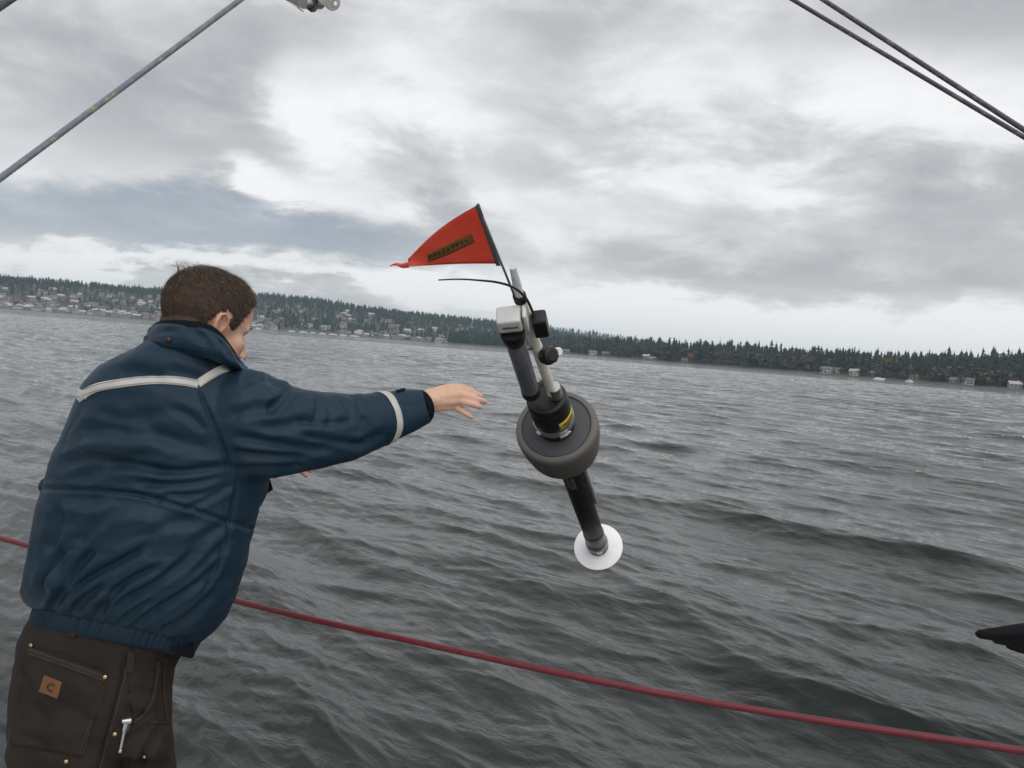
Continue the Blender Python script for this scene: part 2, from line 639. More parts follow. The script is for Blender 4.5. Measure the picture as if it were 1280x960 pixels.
def terrain(name, px0, px1, npx, tab, hfun, offs, mat):
    mb = MB()
    rows = []
    for px in np.linspace(px0, px1, npx):
        d0 = interp(tab, px) if not isinstance(tab, (int, float)) else tab
        rows.append([shore_pt(px, d0 + o + 6 * math.sin(px * 0.13), hfun(px, o)) for o in offs])
    n = len(offs)
    v = [p for r in rows for p in r]
    f = [(i * n + j, (i + 1) * n + j, (i + 1) * n + j + 1, i * n + j + 1) for i in range(npx - 1) for j in range(n - 1)]
    mb.add(v, f)
    o = mb.build(name, mat)
    return tag(o, kind='structure')


def ground_material(name, a, b, c):
    m = bpy.data.materials.new(name)
    m.use_nodes = True
    t = NT(m.node_tree)
    pos = t.n('ShaderNodeNewGeometry').outputs['Position']
    z = t.n('ShaderNodeSeparateXYZ', {0: pos}).outputs[2]
    n1 = t.noise(pos, 0.02, 6, 0.65)
    col = t.ramp(n1, [(0.35, a), (0.5, b), (0.65, c)])
    beach = t.ramp(t.m('MULTIPLY', z, 0.5), [(0.0, (0.07, 0.065, 0.055)), (0.9, (0.12, 0.105, 0.08))])
    k = t.m('MULTIPLY', t.m('SUBTRACT', z, 1.1), 2.0, clamp=True)
    bs = t.n('ShaderNodeBsdfPrincipled', {'Base Color': t.mix(k, beach, col), 'Roughness': 0.95})
    t.n('ShaderNodeOutputMaterial', {0: bs.outputs[0]})
    return m


g_left = ground_material("hill_ground", (0.045, 0.05, 0.035), (0.075, 0.07, 0.05), (0.10, 0.085, 0.065))
g_right = ground_material("spit_ground", (0.035, 0.05, 0.02), (0.045, 0.06, 0.024), (0.06, 0.055, 0.035))
OFF_L = [-40, 0, 8, 20, 45, 80, 130, 190, 260, 330, 420, 520, 640, 760, 1000, 1400]
OFF_R = [-25, 0, 6, 14, 30, 55, 90, 140, 200, 280, 400, 600]
terrain("hill", -520, 760, 90, SHL, hill_h, OFF_L, g_left)
terrain("land", 560, 1750, 90, SHR, spit_h, OFF_R, g_right)
terrain("hill", 560, 1100, 40, 3600, far_h, [-20, 0, 100, 220, 350, 480, 600, 720, 1000], g_left)


# ------------------------------------------------------------------ trees
def leaf_material(name, lo, mid, hi):
    m = bpy.data.materials.new(name)
    m.use_nodes = True
    t = NT(m.node_tree)
    pos = t.n('ShaderNodeNewGeometry').outputs['Position']
    n1 = t.noise(pos, 0.35, 4, 0.7)
    oi = t.n('ShaderNodeObjectInfo').outputs['Random']
    n2 = t.noise(pos, 0.045, 2, 0.5)
    q = t.m('ADD', t.m('MULTIPLY', n1, 0.5), t.m('ADD', t.m('MULTIPLY', n2, 0.4), t.m('MULTIPLY', oi, 0.12)))
    bs = t.n('ShaderNodeBsdfPrincipled', {'Base Color': t.ramp(q, [(0.33, lo), (0.5, mid), (0.68, hi)]), 'Roughness': 0.8,
                                          'Specular IOR Level': 0.2})
    t.n('ShaderNodeOutputMaterial', {0: bs.outputs[0]})
    return m


M_CON = leaf_material("conifer_needles", (0.018, 0.028, 0.018), (0.028, 0.042, 0.026), (0.045, 0.058, 0.035))
M_BARE = leaf_material("bare_twigs", (0.07, 0.055, 0.045), (0.10, 0.08, 0.065), (0.13, 0.105, 0.085))
M_ORANGE = leaf_material("autumn_leaves", (0.16, 0.085, 0.03), (0.22, 0.12, 0.04), (0.28, 0.17, 0.06))
M_OLIVE = leaf_material("olive_leaves", (0.06, 0.065, 0.022), (0.085, 0.09, 0.03), (0.12, 0.115, 0.04))
M_BARK = mat_basic("bark", (0.07, 0.055, 0.045), 0.9, 0.3, 2.0)


def conifer_geo(h, rb, tiers, per, seed, slim=1.0, taper=0.75):
    """drooping bough fans round a trunk; returns trunk MB and crown MB"""
    rg = random.Random(seed)
    tr, cr = MB(), MB()
    tr.tube([(0, 0, -1.0), (0, 0, h * 0.5), (0, 0, h * 0.98)], [h * 0.014, h * 0.009, h * 0.002], 5)
    z0 = h * rg.uniform(0.08, 0.18)
    for i in range(tiers):
        t = i / (tiers - 1)
        z = z0 + (h - z0) * t ** 0.9
        r = rb * (1 - t) ** taper * rg.uniform(0.75, 1.15) * slim + 0.15
        dz = (h - z0) / tiers * rg.uniform(1.3, 2.0)
        a0 = rg.uniform(0, 6.28)
        k = max(3, int(per * (1 - 0.5 * t)))
        for j in range(k):
            if rg.random() < 0.1:
                continue
            a = a0 + 6.283 * j / k + rg.uniform(-0.25, 0.25)
            rr = r * rg.uniform(0.6, 1.15)
            wa = 6.283 / k * rg.uniform(0.5, 0.8)
            tip = (rr * math.cos(a), rr * math.sin(a), z - dz * rg.uniform(0.25, 0.7))
            b1 = (0.55 * rr * math.cos(a - wa), 0.55 * rr * math.sin(a - wa), z - dz * 0.35)
            b2 = (0.55 * rr * math.cos(a + wa), 0.55 * rr * math.sin(a + wa), z - dz * 0.35)
            top = (0.02, 0, z + dz * 0.45)
            cr.add([top, b1, tip, b2], [(0, 1, 2), (0, 2, 3)])
    return tr, cr


def broad_geo(h, rb, n, seed, bare=False):
    rg = random.Random(seed)
    tr, cr = MB(), MB()
    tr.tube([(0, 0, -1), (0, 0, h * 0.35), (0.02 * h, 0, h * 0.6)], [h * 0.02, h * 0.014, h * 0.008], 5)
    for j in range(5):
        a = 6.283 * j / 5 + rg.uniform(-0.4, 0.4)
        tr.tube([(0, 0, h * 0.33), (0.5 * rb * math.cos(a), 0.5 * rb * math.sin(a), h * 0.62),
                 (0.8 * rb * math.cos(a), 0.8 * rb * math.sin(a), h * 0.8)], [h * 0.009, h * 0.006, h * 0.002], 4)
    lobes = [(rg.uniform(-.5, .5) * rb, rg.uniform(-.5, .5) * rb, h * rg.uniform(.45, .85), rb * rg.uniform(.4, .62)) for _ in range(7)]
    for i in range(n):
        lx, ly, lz, lr = rg.choice(lobes)
        d = np.array([rg.gauss(0, 1), rg.gauss(0, 1), rg.gauss(0, 1)])
        d /= np.linalg.norm(d)
        c = np.array([lx, ly, lz]) + d * lr * rg.uniform(0.6, 1.05)
        s = rb * (0.10 if bare else 0.17) * rg.uniform(0.6, 1.3)
        u = np.cross(d, [rg.gauss(0, 1), rg.gauss(0, 1), rg.gauss(0, 1)])
        u /= np.linalg.norm(u) + 1e-9
        vv = np.cross(d, u) * 0.8 + d * 0.5
        cr.add([c - u * s, c - vv * s, c + u * s, c + vv * s], [(0, 1, 2, 3)])
    return tr, cr


def tree_protos(kind):
    out = []
    for k in range(5):
        if kind == 'conifer':
            tr, cr = conifer_geo(25, 4.3, 17, 8, 10 + k, (1.1, 0.9, 1.35, 1.0, 0.75)[k], (0.75, .6, .5, .7, .8)[k])
        else:
            tr, cr = broad_geo(16, 6.0, 170, 40 + k, kind == 'bare')
        out.append((tr.mesh(kind + "_trunk", False), cr.mesh(kind + "_crown", False)))
    return out


PROTO = {k: tree_protos(k) for k in ('conifer', 'bare', 'orange', 'olive')}
CROWN_M = {'conifer': M_CON, 'bare': M_BARE, 'orange': M_ORANGE, 'olive': M_OLIVE}
for k, lst in PROTO.items():
    for tr, cr in lst:
        tr.materials.append(M_BARK)
        cr.materials.append(CROWN_M[k])
TREE_NAME = {'conifer': 'conifer_tree', 'bare': 'bare_tree', 'orange': 'autumn_tree', 'olive': 'broadleaf_tree'}


def plant(kind, loc, h, label, group):
    k = random.randrange(5)
    tr, cr = PROTO[kind][k]
    s = h / (25.0 if kind == 'conifer' else 16.0)
    e = empty(TREE_NAME[kind], loc, label, 'tree', group)
    e.rotation_euler = (0, 0, random.uniform(0, 6.28))
    sx = s * random.uniform(0.9, 1.4)
    e.scale = (sx, sx, s)
    for nm, me in (('trunk', tr), ('crown', cr)):
        o = bpy.data.objects.new(nm, me)
        COL.objects.link(o)
        o.parent = e
    return e


# houses keep clear places; list of (px, offset)
def spit_spot(px, off):
    return shore_pt(px, interp(SHR, px) + off, spit_h(px, off) - 0.3)


def hill_spot(px, off):
    return shore_pt(px, interp(SHL, px) + off, hill_h(px, off) - 0.3)


# houses on the near wooded shore: (column, metres behind the water line, width, depth, height, wall, roof, label)
RIGHT_HOUSES = [
    (707, 14, 15, 8, 4.2, 'sage', 'grey', "low pale green house at the waterline just right of the black knob"),
    (741, 16, 14, 9, 5.5, 'white', 'grey', "white house under dark firs, nearest to the buoy on the wooded shore"),
    (757, 18, 15, 9, 4.6, 'brick', 'brown', "long reddish house beside the white one on the wooded shore"),
    (808, 22, 12, 8, 5.2, 'tan', 'pale', "tan house with pale roof low in the firs left of the bright shrub"),
    (816, 8, 11, 7, 3.2, 'grey', 'blue', "low blue-roofed boathouse at the waterline under the firs"),
    (856, 26, 10, 8, 5.2, 'white', 'brown', "small white house behind the orange autumn tree on the spit"),
    (1033, 26, 15, 9, 6.0, 'white', 'grey', "large white house left of the pair on the green lawn shore"),
    (1046, 34, 9, 8, 5.5, 'cream', 'brown', "small cream house tucked between two white houses on the lawn shore"),
    (1068, 26, 12, 9, 5.8, 'white', 'pale', "white house with pale roof, right of the lawn shore group"),
    (1090, 40, 12, 8, 4.4, 'tan', 'grey', "tan bungalow half hidden by firs behind the lawn shore"),
    (1142, 34, 10, 8, 4.5, 'grey', 'brown', "grey house at the wood's edge behind the moored white boat"),
    (1193, 26, 10, 8, 4.6, 'grey', 'grey', "small grey house at the far right lawn, left of the bright gable house"),
    (1210, 24, 13, 9, 5.2, 'white', 'grey', "bright gabled house by the tan autumn trees at right"),
    (1268, 26, 13, 9, 5.0, 'grey', 'pale', "grey house at the right edge of the photo under the firs"),
]
HC = {'white': (0.58, 0.58, 0.56), 'cream': (0.58, 0.53, 0.43), 'tan': (0.38, 0.31, 0.24), 'grey': (0.33, 0.34, 0.35),
      'brick': (0.32, 0.16, 0.12), 'sage': (0.34, 0.40, 0.32), 'blue': (0.25, 0.31, 0.37)}
RC = {'grey': (0.16, 0.16, 0.17), 'brown': (0.17, 0.11, 0.085), 'pale': (0.42, 0.41, 0.40), 'blue': (0.20, 0.27, 0.33)}
HM = {k: mat_basic("wall_" + k, c, 0.85, 0.12, 0.6) for k, c in HC.items()}
RM = {k: mat_basic("roof_" + k, c, 0.9, 0.2, 0.8) for k, c in RC.items()}
M_PANE = mat_basic("dark_glass", (0.03, 0.035, 0.04), 0.12)


def house_meshes(wd, dp, ht, floors=2):
    wl, rf, wn = MB(), MB(), MB()
    x, y = wd / 2, dp / 2
    rz = ht + dp * 0.32
    wl.add([(-x, -y, -1.5), (x, -y, -1.5), (x, y, -1.5), (-x, y, -1.5), (-x, -y, ht), (x, -y, ht), (x, y, ht), (-x, y, ht),
            (-x, 0, rz - .25), (x, 0, rz - .25)],
           [(0, 1, 5, 4), (1, 2, 6, 9, 5), (2, 3, 7, 6), (3, 0, 4, 8, 7)])
    o = 0.7
    for s in (-1, 1):
        rf.add([(-x - o, s * (y + o), ht - o * .6), (x + o, s * (y + o), ht - o * .6), (x + o, 0, rz), (-x - o, 0, rz),
                (-x - o, s * (y + o), ht - o * .6 + .25), (x + o, s * (y + o), ht - o * .6 + .25), (x + o, 0, rz + .25), (-x - o, 0, rz + .25)],
               [(0, 1, 2, 3), (4, 5, 6, 7), (0, 1, 5, 4), (1, 2, 6, 5), (0, 3, 7, 4)])
    rf.box((wd * .25, 1.0, rz + .3), [(0.45, 0, 0), (0, .45, 0), (0, 0, 1.1)])
    wins = []
    nf = 2 if ht > 4.6 else 1
    cols = max(2, int(wd / 3.4))
    for fl in range(nf):
        for c in range(cols):
            cx_ = -x + wd * (c + .5) / cols
            wins.append((cx_, 0.9 + fl * 2.7))
    return wl, rf, wins


WIN_MESH = {}


def window_mesh(wd_):
    k = round(wd_, 1)
    if k not in WIN_MESH:
        b = MB()
        b.box((0, 0, .65), [(wd_ / 2, 0, 0), (0, .06, 0), (0, 0, .65)])
        me = b.mesh("window", False)
        me.materials.append(M_PANE)
        WIN_MESH[k] = me
    return WIN_MESH[k]


def add_part(name, me, parent, loc=(0, 0, 0)):
    o = bpy.data.objects.new(name, me)
    COL.objects.link(o)
    o.parent = parent
    o.location = loc
    return o


def face_camera(loc, jitter=0.5):
    return math.atan2(loc[1], loc[0]) - math.pi / 2 + random.uniform(-jitter, jitter)


for px, off, wd, dp, ht, wc, rc, lab in RIGHT_HOUSES:
    loc = spit_spot(px, off)
    e = empty("house", loc, lab, "house")
    e.rotation_euler = (0, 0, face_camera(loc, 0.45))
    wd, dp, ht = wd * .8, dp * .8, ht * .86
    wl, rf, wins = house_meshes(wd, dp, ht)
    me = wl.mesh("wall", False); me.materials.append(HM[wc]); wo = add_part("wall", me, e)
    me = rf.mesh("roof", False); me.materials.append(RM[rc]); add_part("roof", me, e)
    for cx_, cz in wins:
        add_part("window", window_mesh(1.7), e, (cx_, -dp / 2 - 0.03, cz))

# the built-up hillside on the left: many small houses, shared meshes per colour and shape
LH_SHAPES = [(11, 8, 5.2), (14, 9, 5.4), (9, 8, 4.2), (16, 9, 4.6)]
LH = {}
for wi, wc in enumerate(HC):
    for si, (wd, dp, ht) in enumerate(LH_SHAPES):
        wl, rf, wins = house_meshes(wd, dp, ht)
        a = wl.mesh("wall", False); a.materials.append(HM[wc])
        LH[(wc, si)] = (a, wins, dp)
ROOFM = {}
for rc in RC:
    for si, (wd, dp, ht) in enumerate(LH_SHAPES):
        _, rf, _ = house_meshes(wd, dp, ht)
        b = rf.mesh("roof", False); b.materials.append(RM[rc])
        ROOFM[(rc, si)] = b
ADJ = {'white': 'white', 'cream': 'cream', 'tan': 'tan', 'grey': 'grey', 'brick': 'brick red', 'sage': 'sage green', 'blue': 'blue grey'}
ROOFADJ = {'grey': 'dark grey', 'brown': 'brown', 'pale': 'pale', 'blue': 'blue'}
taken = []
n_h = 0
tries = 0
while n_h < 290 and tries < 20000:
    tries += 1
    px = random.uniform(-40, 690)
    dens = np.interp(px, [-40, 0, 200, 330, 480, 600, 690], [1, 1, 0.95, 0.8, 0.6, 0.4, 0.3])
    off = 8 + 420 * random.random() ** 1.7
    if random.random() > dens * np.interp(off, [0, 60, 260, 420], [1, 0.9, 0.6, 0.15]):
        continue
    if 350 < px < 425 and off < 190:
        continue
    q = hill_spot(px, off)
    if any((q[0] - a) ** 2 + (q[1] - b) ** 2 < 17 ** 2 for a, b in taken):
        continue
    taken.append((q[0], q[1]))
    wc = random.choice(['white', 'white', 'cream', 'tan', 'grey', 'grey', 'brick', 'sage', 'blue', 'tan'])
    rc = random.choice(['grey', 'brown', 'pale', 'grey'])
    si = random.randrange(4)
    where = "low by the far waterfront" if off < 60 else "up the far slope"
    reg = ("near the left edge" if px < 95 else "left of man's head") if px < 255 else \
        ("right of man's face" if px < 440 else "towards the buoy")
    lab = "%s %s house, %s roof, %s %s" % (('small', 'wide', 'narrow', 'long')[si], ADJ[wc], ROOFADJ[rc], where, reg)
    e = empty("house", q, lab, "house", "%s %s %s-roofed houses %s %s" % (('small', 'wide', 'narrow', 'long')[si], ADJ[wc], ROOFADJ[rc], where, reg))
    e.rotation_euler = (0, 0, face_camera(q, 0.6))
    a, wins, dp = LH[(wc, si)]
    add_part("wall", a, e)
    add_part("roof", ROOFM[(rc, si)], e)
    for cx_, cz in wins:
        add_part("window", window_mesh(1.7), e, (cx_, -dp / 2 - 0.03, cz))
    n_h += 1

# blocks of flats above the marina
for px, off, wd, fl, lab in ((383, 120, 26, 3, "long white block of flats with dark window rows above the marina, left one"),
                             (406, 115, 26, 3, "white block of flats above the marina, right of its longer twin"),
                             (394, 230, 18, 3, "tall pale block of flats above the two white blocks"),
                             (432, 60, 22, 2, "low pale apartment block right of the white blocks by the shore")):
    q = hill_spot(px, off)
    e = empty("apartment_block", q, lab, "building")
    e.rotation_euler = (0, 0, face_camera(q, 0.1))
    b = MB(); b.box((0, 0, fl * 1.6 - 1), [(wd / 2, 0, 0), (0, 6, 0), (0, 0, fl * 1.6 + 1)]); b.build("wall", HM['white'], e, False)
    b = MB(); b.box((0, 0, fl * 3.2 + .25), [(wd / 2 + .5, 0, 0), (0, 6.5, 0), (0, 0, .25)]); b.build("roof", RM['grey'], e, False)
    for o in e.children:
        o.location = (0, 0, 0)
    for i in range(fl):
        for j in range(int(wd / 3.6)):
            add_part("window", window_mesh(2.4), e, (-wd / 2 + 2 + j * 3.6, -6.05, 0.7 + i * 3.2))
M_DOCK = mat_basic("dock_wood", (0.16, 0.14, 0.12), 0.9, 0.2, 1.0)
M_BOATW = mat_basic("boat_white", (0.8, 0.8, 0.8), 0.35)


def motor_boat(px, tab, off, L, lab, turn=0.3):
    d = interp(tab, px) + off
    q = shore_pt(px, d, 0.0)
    e = empty("motor_boat", q, lab, "boat")
    e.rotation_euler = (0, 0, math.atan2(q[1], q[0]) - math.pi / 2 + turn)
    n = 9
    rings = []
    for i in range(n):
        t = i / (n - 1)
        wv = L * 0.15 * (1 - max(0, (t - .45) / .55) ** 2.2) + .03
        zt = 1.2 + .55 * t ** 2
        x = -L / 2 + L * t
        rings.append([(x, -wv, zt), (x, -wv * .8, -.3), (x, 0, -.6), (x, wv * .8, -.3), (x, wv, zt)])
    b = MB(); b.loft(rings); b.build("hull", M_BOATW, e)
    b = MB()
    b.loft([[(-L * .3, -L * .1, 1.2), (L * .2, -L * .1, 1.4), (L * .2, L * .1, 1.4), (-L * .3, L * .1, 1.2)],
            [(-L * .27, -L * .09, 2.6), (L * .1, -L * .085, 2.7), (L * .1, L * .085, 2.7), (-L * .27, L * .09, 2.6)]])
    b.build("cabin", M_BOATW, e, False)
    b = MB()
    b.box((-L * .06, 0, 2.05), [(L * .16, 0, 0), (0, L * .1, 0), (0, 0, .28)])
    b.build("cabin_window", M_PANE, e, False)
    for o in e.children:
        o.location = (0, 0, 0)
    return e


for px, L, lab in ((365, 15, "white boat moored at the left end of the marina below the flats"),
                   (379, 17, "long white boat in the marina under the left block of flats"),
                   (391, 11, "smaller white boat in the middle of the marina"),
                   (403, 14, "white boat in the marina under the right block of flats"),
                   (416, 17, "long white boat right of the marina's middle"),
                   (429, 16, "white boat moored nearest the pale apartment block"),
                   (443, 20, "longest white boat at the right end of the marina"),
                   (323, 12, "lone white boat close to the man's nose on the far shore")):
    motor_boat(px, SHL, -14, L, lab, random.uniform(-.2, .2))
motor_boat(1099, SHR, -10, 11, "white motor boat moored off the lawn shore, left one of two", 0.1)
motor_boat(1137, SHR, -12, 7.5, "small white boat moored off the lawn shore, right one of two", -0.5)
dk = empty("dock", shore_pt(405, interp(SHL, 405) - 6, 0), "long low timber dock behind the white boats of the marina", "dock")
dk.rotation_euler = (0, 0, face_camera(dk.location, 0))
b = MB(); b.box((0, 0, .9), [(75, 0, 0), (0, 1.2, 0), (0, 0, .15)]); me = b.mesh("deck", False); me.materials.append(M_DOCK); add_part("deck", me, dk)
pm = MB().tube([(0, 0, -2), (0, 0, 2.4)], .22, 6).mesh("piling"); pm.materials.append(M_DOCK)
for k in range(16):
    add_part("piling", pm, dk, (-74 + k * 9.8, -1.5, 0))

# individual trees on the near wooded shore
n_t = 0
HPX = [(h[0], h[1], h[2]) for h in RIGHT_HOUSES]


def blocks_house(px, off):
    return any(abs(px - a) < wd * 0.36 and off < o + 5 for a, o, wd in HPX)


FIR_PLACES = [(700, "just right of the buoy's knob"), (727, "behind the pale green house"), (765, "behind the white and reddish houses"),
              (800, "between the reddish and tan houses"), (840, "behind the tan house"), (875, "around the large orange tree"),
              (920, "behind the olive shrubs"), (965, "where the lawn shore begins"), (1020, "left of the large white house"),
              (1080, "behind the two white lawn houses"), (1125, "behind the left white motor boat"), (1165, "behind the right white boat"),
              (1200, "left of the bright gabled house"), (1240, "behind the bright gabled house"), (9999, "at the photo's right edge")]
while n_t < 285:
    px = random.uniform(668, 1300)
    lawn = 1.0 if px > 960 else 0.0
    off = random.uniform(24 + 14 * lawn, 62 + 18 * lawn) if random.random() < 0.75 else random.uniform(60, 110)
    if blocks_house(px, off):
        continue
    h = random.gauss(21.0, 5.0) if px < 1100 else random.gauss(20.5, 5.0)
    if random.random() < 0.12:
        h += 5
    h = max(9, min(h, 33))
    mark = [m_ for lim, m_ in FIR_PLACES if px < lim][0]
    size = "tall" if h > 24 else "short" if h < 17.5 else "middling"
    plant('conifer', spit_spot(px, off), h, "%s dark fir %s, %s" % (size, "in the front row" if off < 50 else "in the rows behind", mark),
          "%s %s firs %s" % (size, "front" if off < 50 else "back", mark))
    n_t += 1
SPECIAL = [('orange', 862, 20, 15, "orange autumn tree standing before dark firs on the wooded shore"),
           ('orange', 1008, 18, 9, "small rusty autumn tree at the start of the lawn shore"),
           ('orange', 1112, 62, 24, "yellow orange autumn tree rising among firs behind the lawn shore"),
           ('orange', 1234, 24, 11, "tan autumn tree right of the bright gabled house"),
           ('orange', 1226, 30, 10, "second tan autumn tree touching the gabled house at right"),
           ('olive', 878, 10, 7, "bright olive shrub-like tree at the waterline below the orange tree"),
           ('olive', 893, 8, 6, "low round olive tree at the waterline right of the bright one"),
           ('bare', 812, 40, 20, "tall bare brown tree above the tan house in the firs"),
           ('bare', 775, 20, 13, "bare reddish tree right of the long reddish house"),
           ('bare', 950, 10, 10, "greyish bare tree where the firs meet the lawn shore"),
           ('bare', 905, 12, 9, "pale bare bush-like tree right of the low olive tree")]
for kind, px, off, h, lab in SPECIAL:
    plant(kind, spit_spot(px, off), h, lab, None)
for k in range(46):
    kind = random.choice(['bare', 'bare', 'olive', 'bare', 'orange'])
    px = random.uniform(690, 1290)
    off = random.uniform(9, 34)
    if blocks_house(px, off):
        continue
    lab = {'bare': "small leafless brown tree at the foot of the wooded shore's firs",
           'olive': "small olive green tree at the foot of the wooded shore's firs",
           'orange': "small orange-brown tree at the foot of the wooded shore's firs"}[kind]
    h_ = random.uniform(4, 10)
    plant(kind, spit_spot(px, off), h_, lab, {'bare': 'leafless trees', 'olive': 'olive trees', 'orange': 'orange-brown trees'}[kind] + " at the foot of the firs")


# the rest of the woods: one mass per shore
def forest(name, spots, mat, geos):
    V, F = [], []
    base = 0
    arr = []
    for tr, cr in geos:
        arr.append((np.array(cr.v), cr.f))
    for loc, h, h0 in spots:
        v, f = arr[random.randrange(len(arr))]
        s = h / h0
        a = random.uniform(0, 6.28)
        sx = s * random.uniform(.95, 1.7)
        c, sn = math.cos(a) * sx, math.sin(a) * sx
        q = np.stack([v[:, 0] * c - v[:, 1] * sn + loc[0], v[:, 0] * sn + v[:, 1] * c + loc[1], v[:, 2] * s + loc[2]], 1)
        V.append(q)
        F += [tuple(i + base for i in ff) for ff in f]
        base += len(v)
    me = mesh_from(name, np.concatenate(V), F, False)
    o = link_mesh(name, me, mat)
    return tag(o, kind='stuff')


con_lo = [conifer_geo(20, 4.2, 8, 5, 70 + k, (1.1, .9, 1.4)[k % 3], (.75, .55, .45)[k % 3]) for k in range(6)]
con_xlo = [conifer_geo(20, 5.0, 5, 4, 90 + k, 1.1, (.75, .5, .6)[k % 3]) for k in range(6)]
bro_lo = [broad_geo(14, 6.5, 34, 120 + k) for k in range(5)]
sp = []
for k in range(1900):
    px = random.uniform(560, 1500)
    off = random.uniform(60, 420)
    sp.append((spit_spot(px, off), max(10, random.gauss(21, 4)), 20))
sbr = []
for k in range(380):
    px = random.uniform(660, 1400)
    sbr.append((spit_spot(px, random.uniform(26, 110)), random.uniform(9, 20), 14))
tag(forest("wood", sbr, M_BARE, bro_lo), "leafless trees scattered among the firs of the wooded shore at right", "wood")
# undergrowth along the water's edge
for nm, mt, lab, cnt in (("shrubs", M_CON, "dark evergreen shrubs along the foot of the wooded shore", 420), ("shrubs", M_OLIVE, "olive shrubs along the foot of the wooded shore", 90), ("shrubs", M_BARE, "brown leafless shrubs along the foot of the wooded shore", 170)):
    ss = []
    for k in range(cnt):
        px = random.uniform(640, 1400)
        lawn = px > 955 and random.random() < 0.8
        off = random.uniform(3, 34) if not lawn else random.uniform(30, 46)
        h_ = random.uniform(2.0, 5.5) * (0.6 if blocks_house(px, off) else 1)
        ss.append((spit_spot(px, off), h_, 9))
    tag(forest(nm, ss, mt, bro_lo), lab, "shrubs")
tag(forest("wood", sp, M_CON, con_lo), "mass of dark firs behind the first rows on the wooded shore at right", "wood")
sp, sb, so = [], [], []
for k in range(10500):
    px = random.uniform(-420, 740)
    off = random.uniform(8, 780)
    up = np.interp(off, [0, 200, 420, 520, 780], [0.07, 0.12, 0.35, 1.0, 1.0])
    if px > 330:
        up = max(up, np.interp(off, [0, 60, 200, 780], [0.15, .5, 0.95, 1]))
    q = hill_spot(px, off)
    near = any((q[0] - a) ** 2 + (q[1] - b) ** 2 < 9 ** 2 for a, b in taken)
    if near or (350 < px < 445 and off < 60):
        continue
    front = any((q[0] * 1.009 - a) ** 2 + (q[1] * 1.009 - b) ** 2 < 13 ** 2 for a, b in taken)
    if random.random() < up:
        h = random.gauss(13.5, 3.2)
        if front and random.random() < .7:
            h *= 0.45
        sp.append((q, max(6, h), 20))
    elif random.random() < 0.8:
        h = random.uniform(5, 10) * (0.6 if front else 1)
        (sb if random.random() < 0.75 else so).append((q, h, 14))
tag(forest("wood", sp, M_CON, con_xlo), "dark conifer wood along the ridge and slope of the far left hill", "wood")
tag(forest("wood", sb, M_BARE, bro_lo), "brownish leafless trees between the houses of the far left hill", "wood")
tag(forest("wood", so, M_OLIVE, bro_lo), "olive garden trees between the houses of the far left hill", "wood")
sp = []
for k in range(1500):
    px = random.uniform(580, 1050)
    off = random.uniform(100, 800)
    sp.append((shore_pt(px, 3600 + off, far_h(px, off) - .3), random.gauss(20, 4), 20))
tag(forest("wood", sp, M_CON, con_xlo), "hazy blue wood on the distant hill behind the buoy", "wood")

# ------------------------------------------------------------------ haze
def make_haze():
    b = MB()
    b.box((0, 0, 80.0), [(5400, 0, 0), (0, 5400, 0), (0, 0, 84.5)])
    o = b.build("haze", None, None, False)
    m = bpy.data.materials.new("haze_air")
    m.use_nodes = True
    t = NT(m.node_tree)
    vol = t.n('ShaderNodeVolumePrincipled', {'Color': (0.62, 0.82, 1.0, 1), 'Density': 0.00011, 'Anisotropy': 0.2})
    for sk in ('Density Attribute', 'Color Attribute', 'Temperature Attribute'):
        vol.inputs[sk].default_value = ''
    m.cycles.homogeneous_volume = True          # even air
    out = t.n('ShaderNodeOutputMaterial')
    t.t.links.new(vol.outputs[0], out.inputs['Volume'])
    o.data.materials.append(m)
    tag(o, kind='stuff')


make_haze()
# ------------------------------------------------------------------ surface helpers
class Surf:
    def __init__(self, v, f):
        self.v, self.f = v, f
        self.bvh = BVHTree.FromPolygons([Vector(p) for p in v], f)

    def hit(self, px, py, d_guess=1.8):
        """where the line of sight of a photo pixel meets this surface, and the normal there"""
        d = P(px, py, 1.0) - CC
        d = Vector(d).normalized()
        loc, nrm, i, dist = self.bvh.ray_cast(Vector(CC), d)
        if loc is None:
            loc, nrm, i, dist = self.bvh.find_nearest(Vector(P(px, py, d_guess)))
        if nrm.dot(d) > 0:
            nrm = -nrm
        return np.array(loc), np.array(nrm)

    def out(self, origin, direction):
        """outermost point of the surface from an inside point along a direction"""
        o = Vector(origin) + Vector(direction) * 1.0
        loc, nrm, i, dist = self.bvh.ray_cast(o, -Vector(direction))
        if loc is None:
            loc, nrm, i, dist = self.bvh.find_nearest(Vector(origin))
        return np.array(loc), np.array(nrm)


def slab(surf, corners, nu, nv, lift, thick, d_guess=1.8):
    """a piece of cloth lying on a surface: a bilinear patch with real thickness"""
    c = np.array(corners, float)
    g = []
    for i in range(nu + 1):
        for j in range(nv + 1):
            u, v = i / nu, j / nv
            q = c[0] * (1 - u) * (1 - v) + c[1] * u * (1 - v) + c[2] * u * v + c[3] * (1 - u) * v
            p, n = surf.hit(q[0], q[1], d_guess)
            g.append((p, n))
    return grid_slab(g, nu, nv, lift, thick)


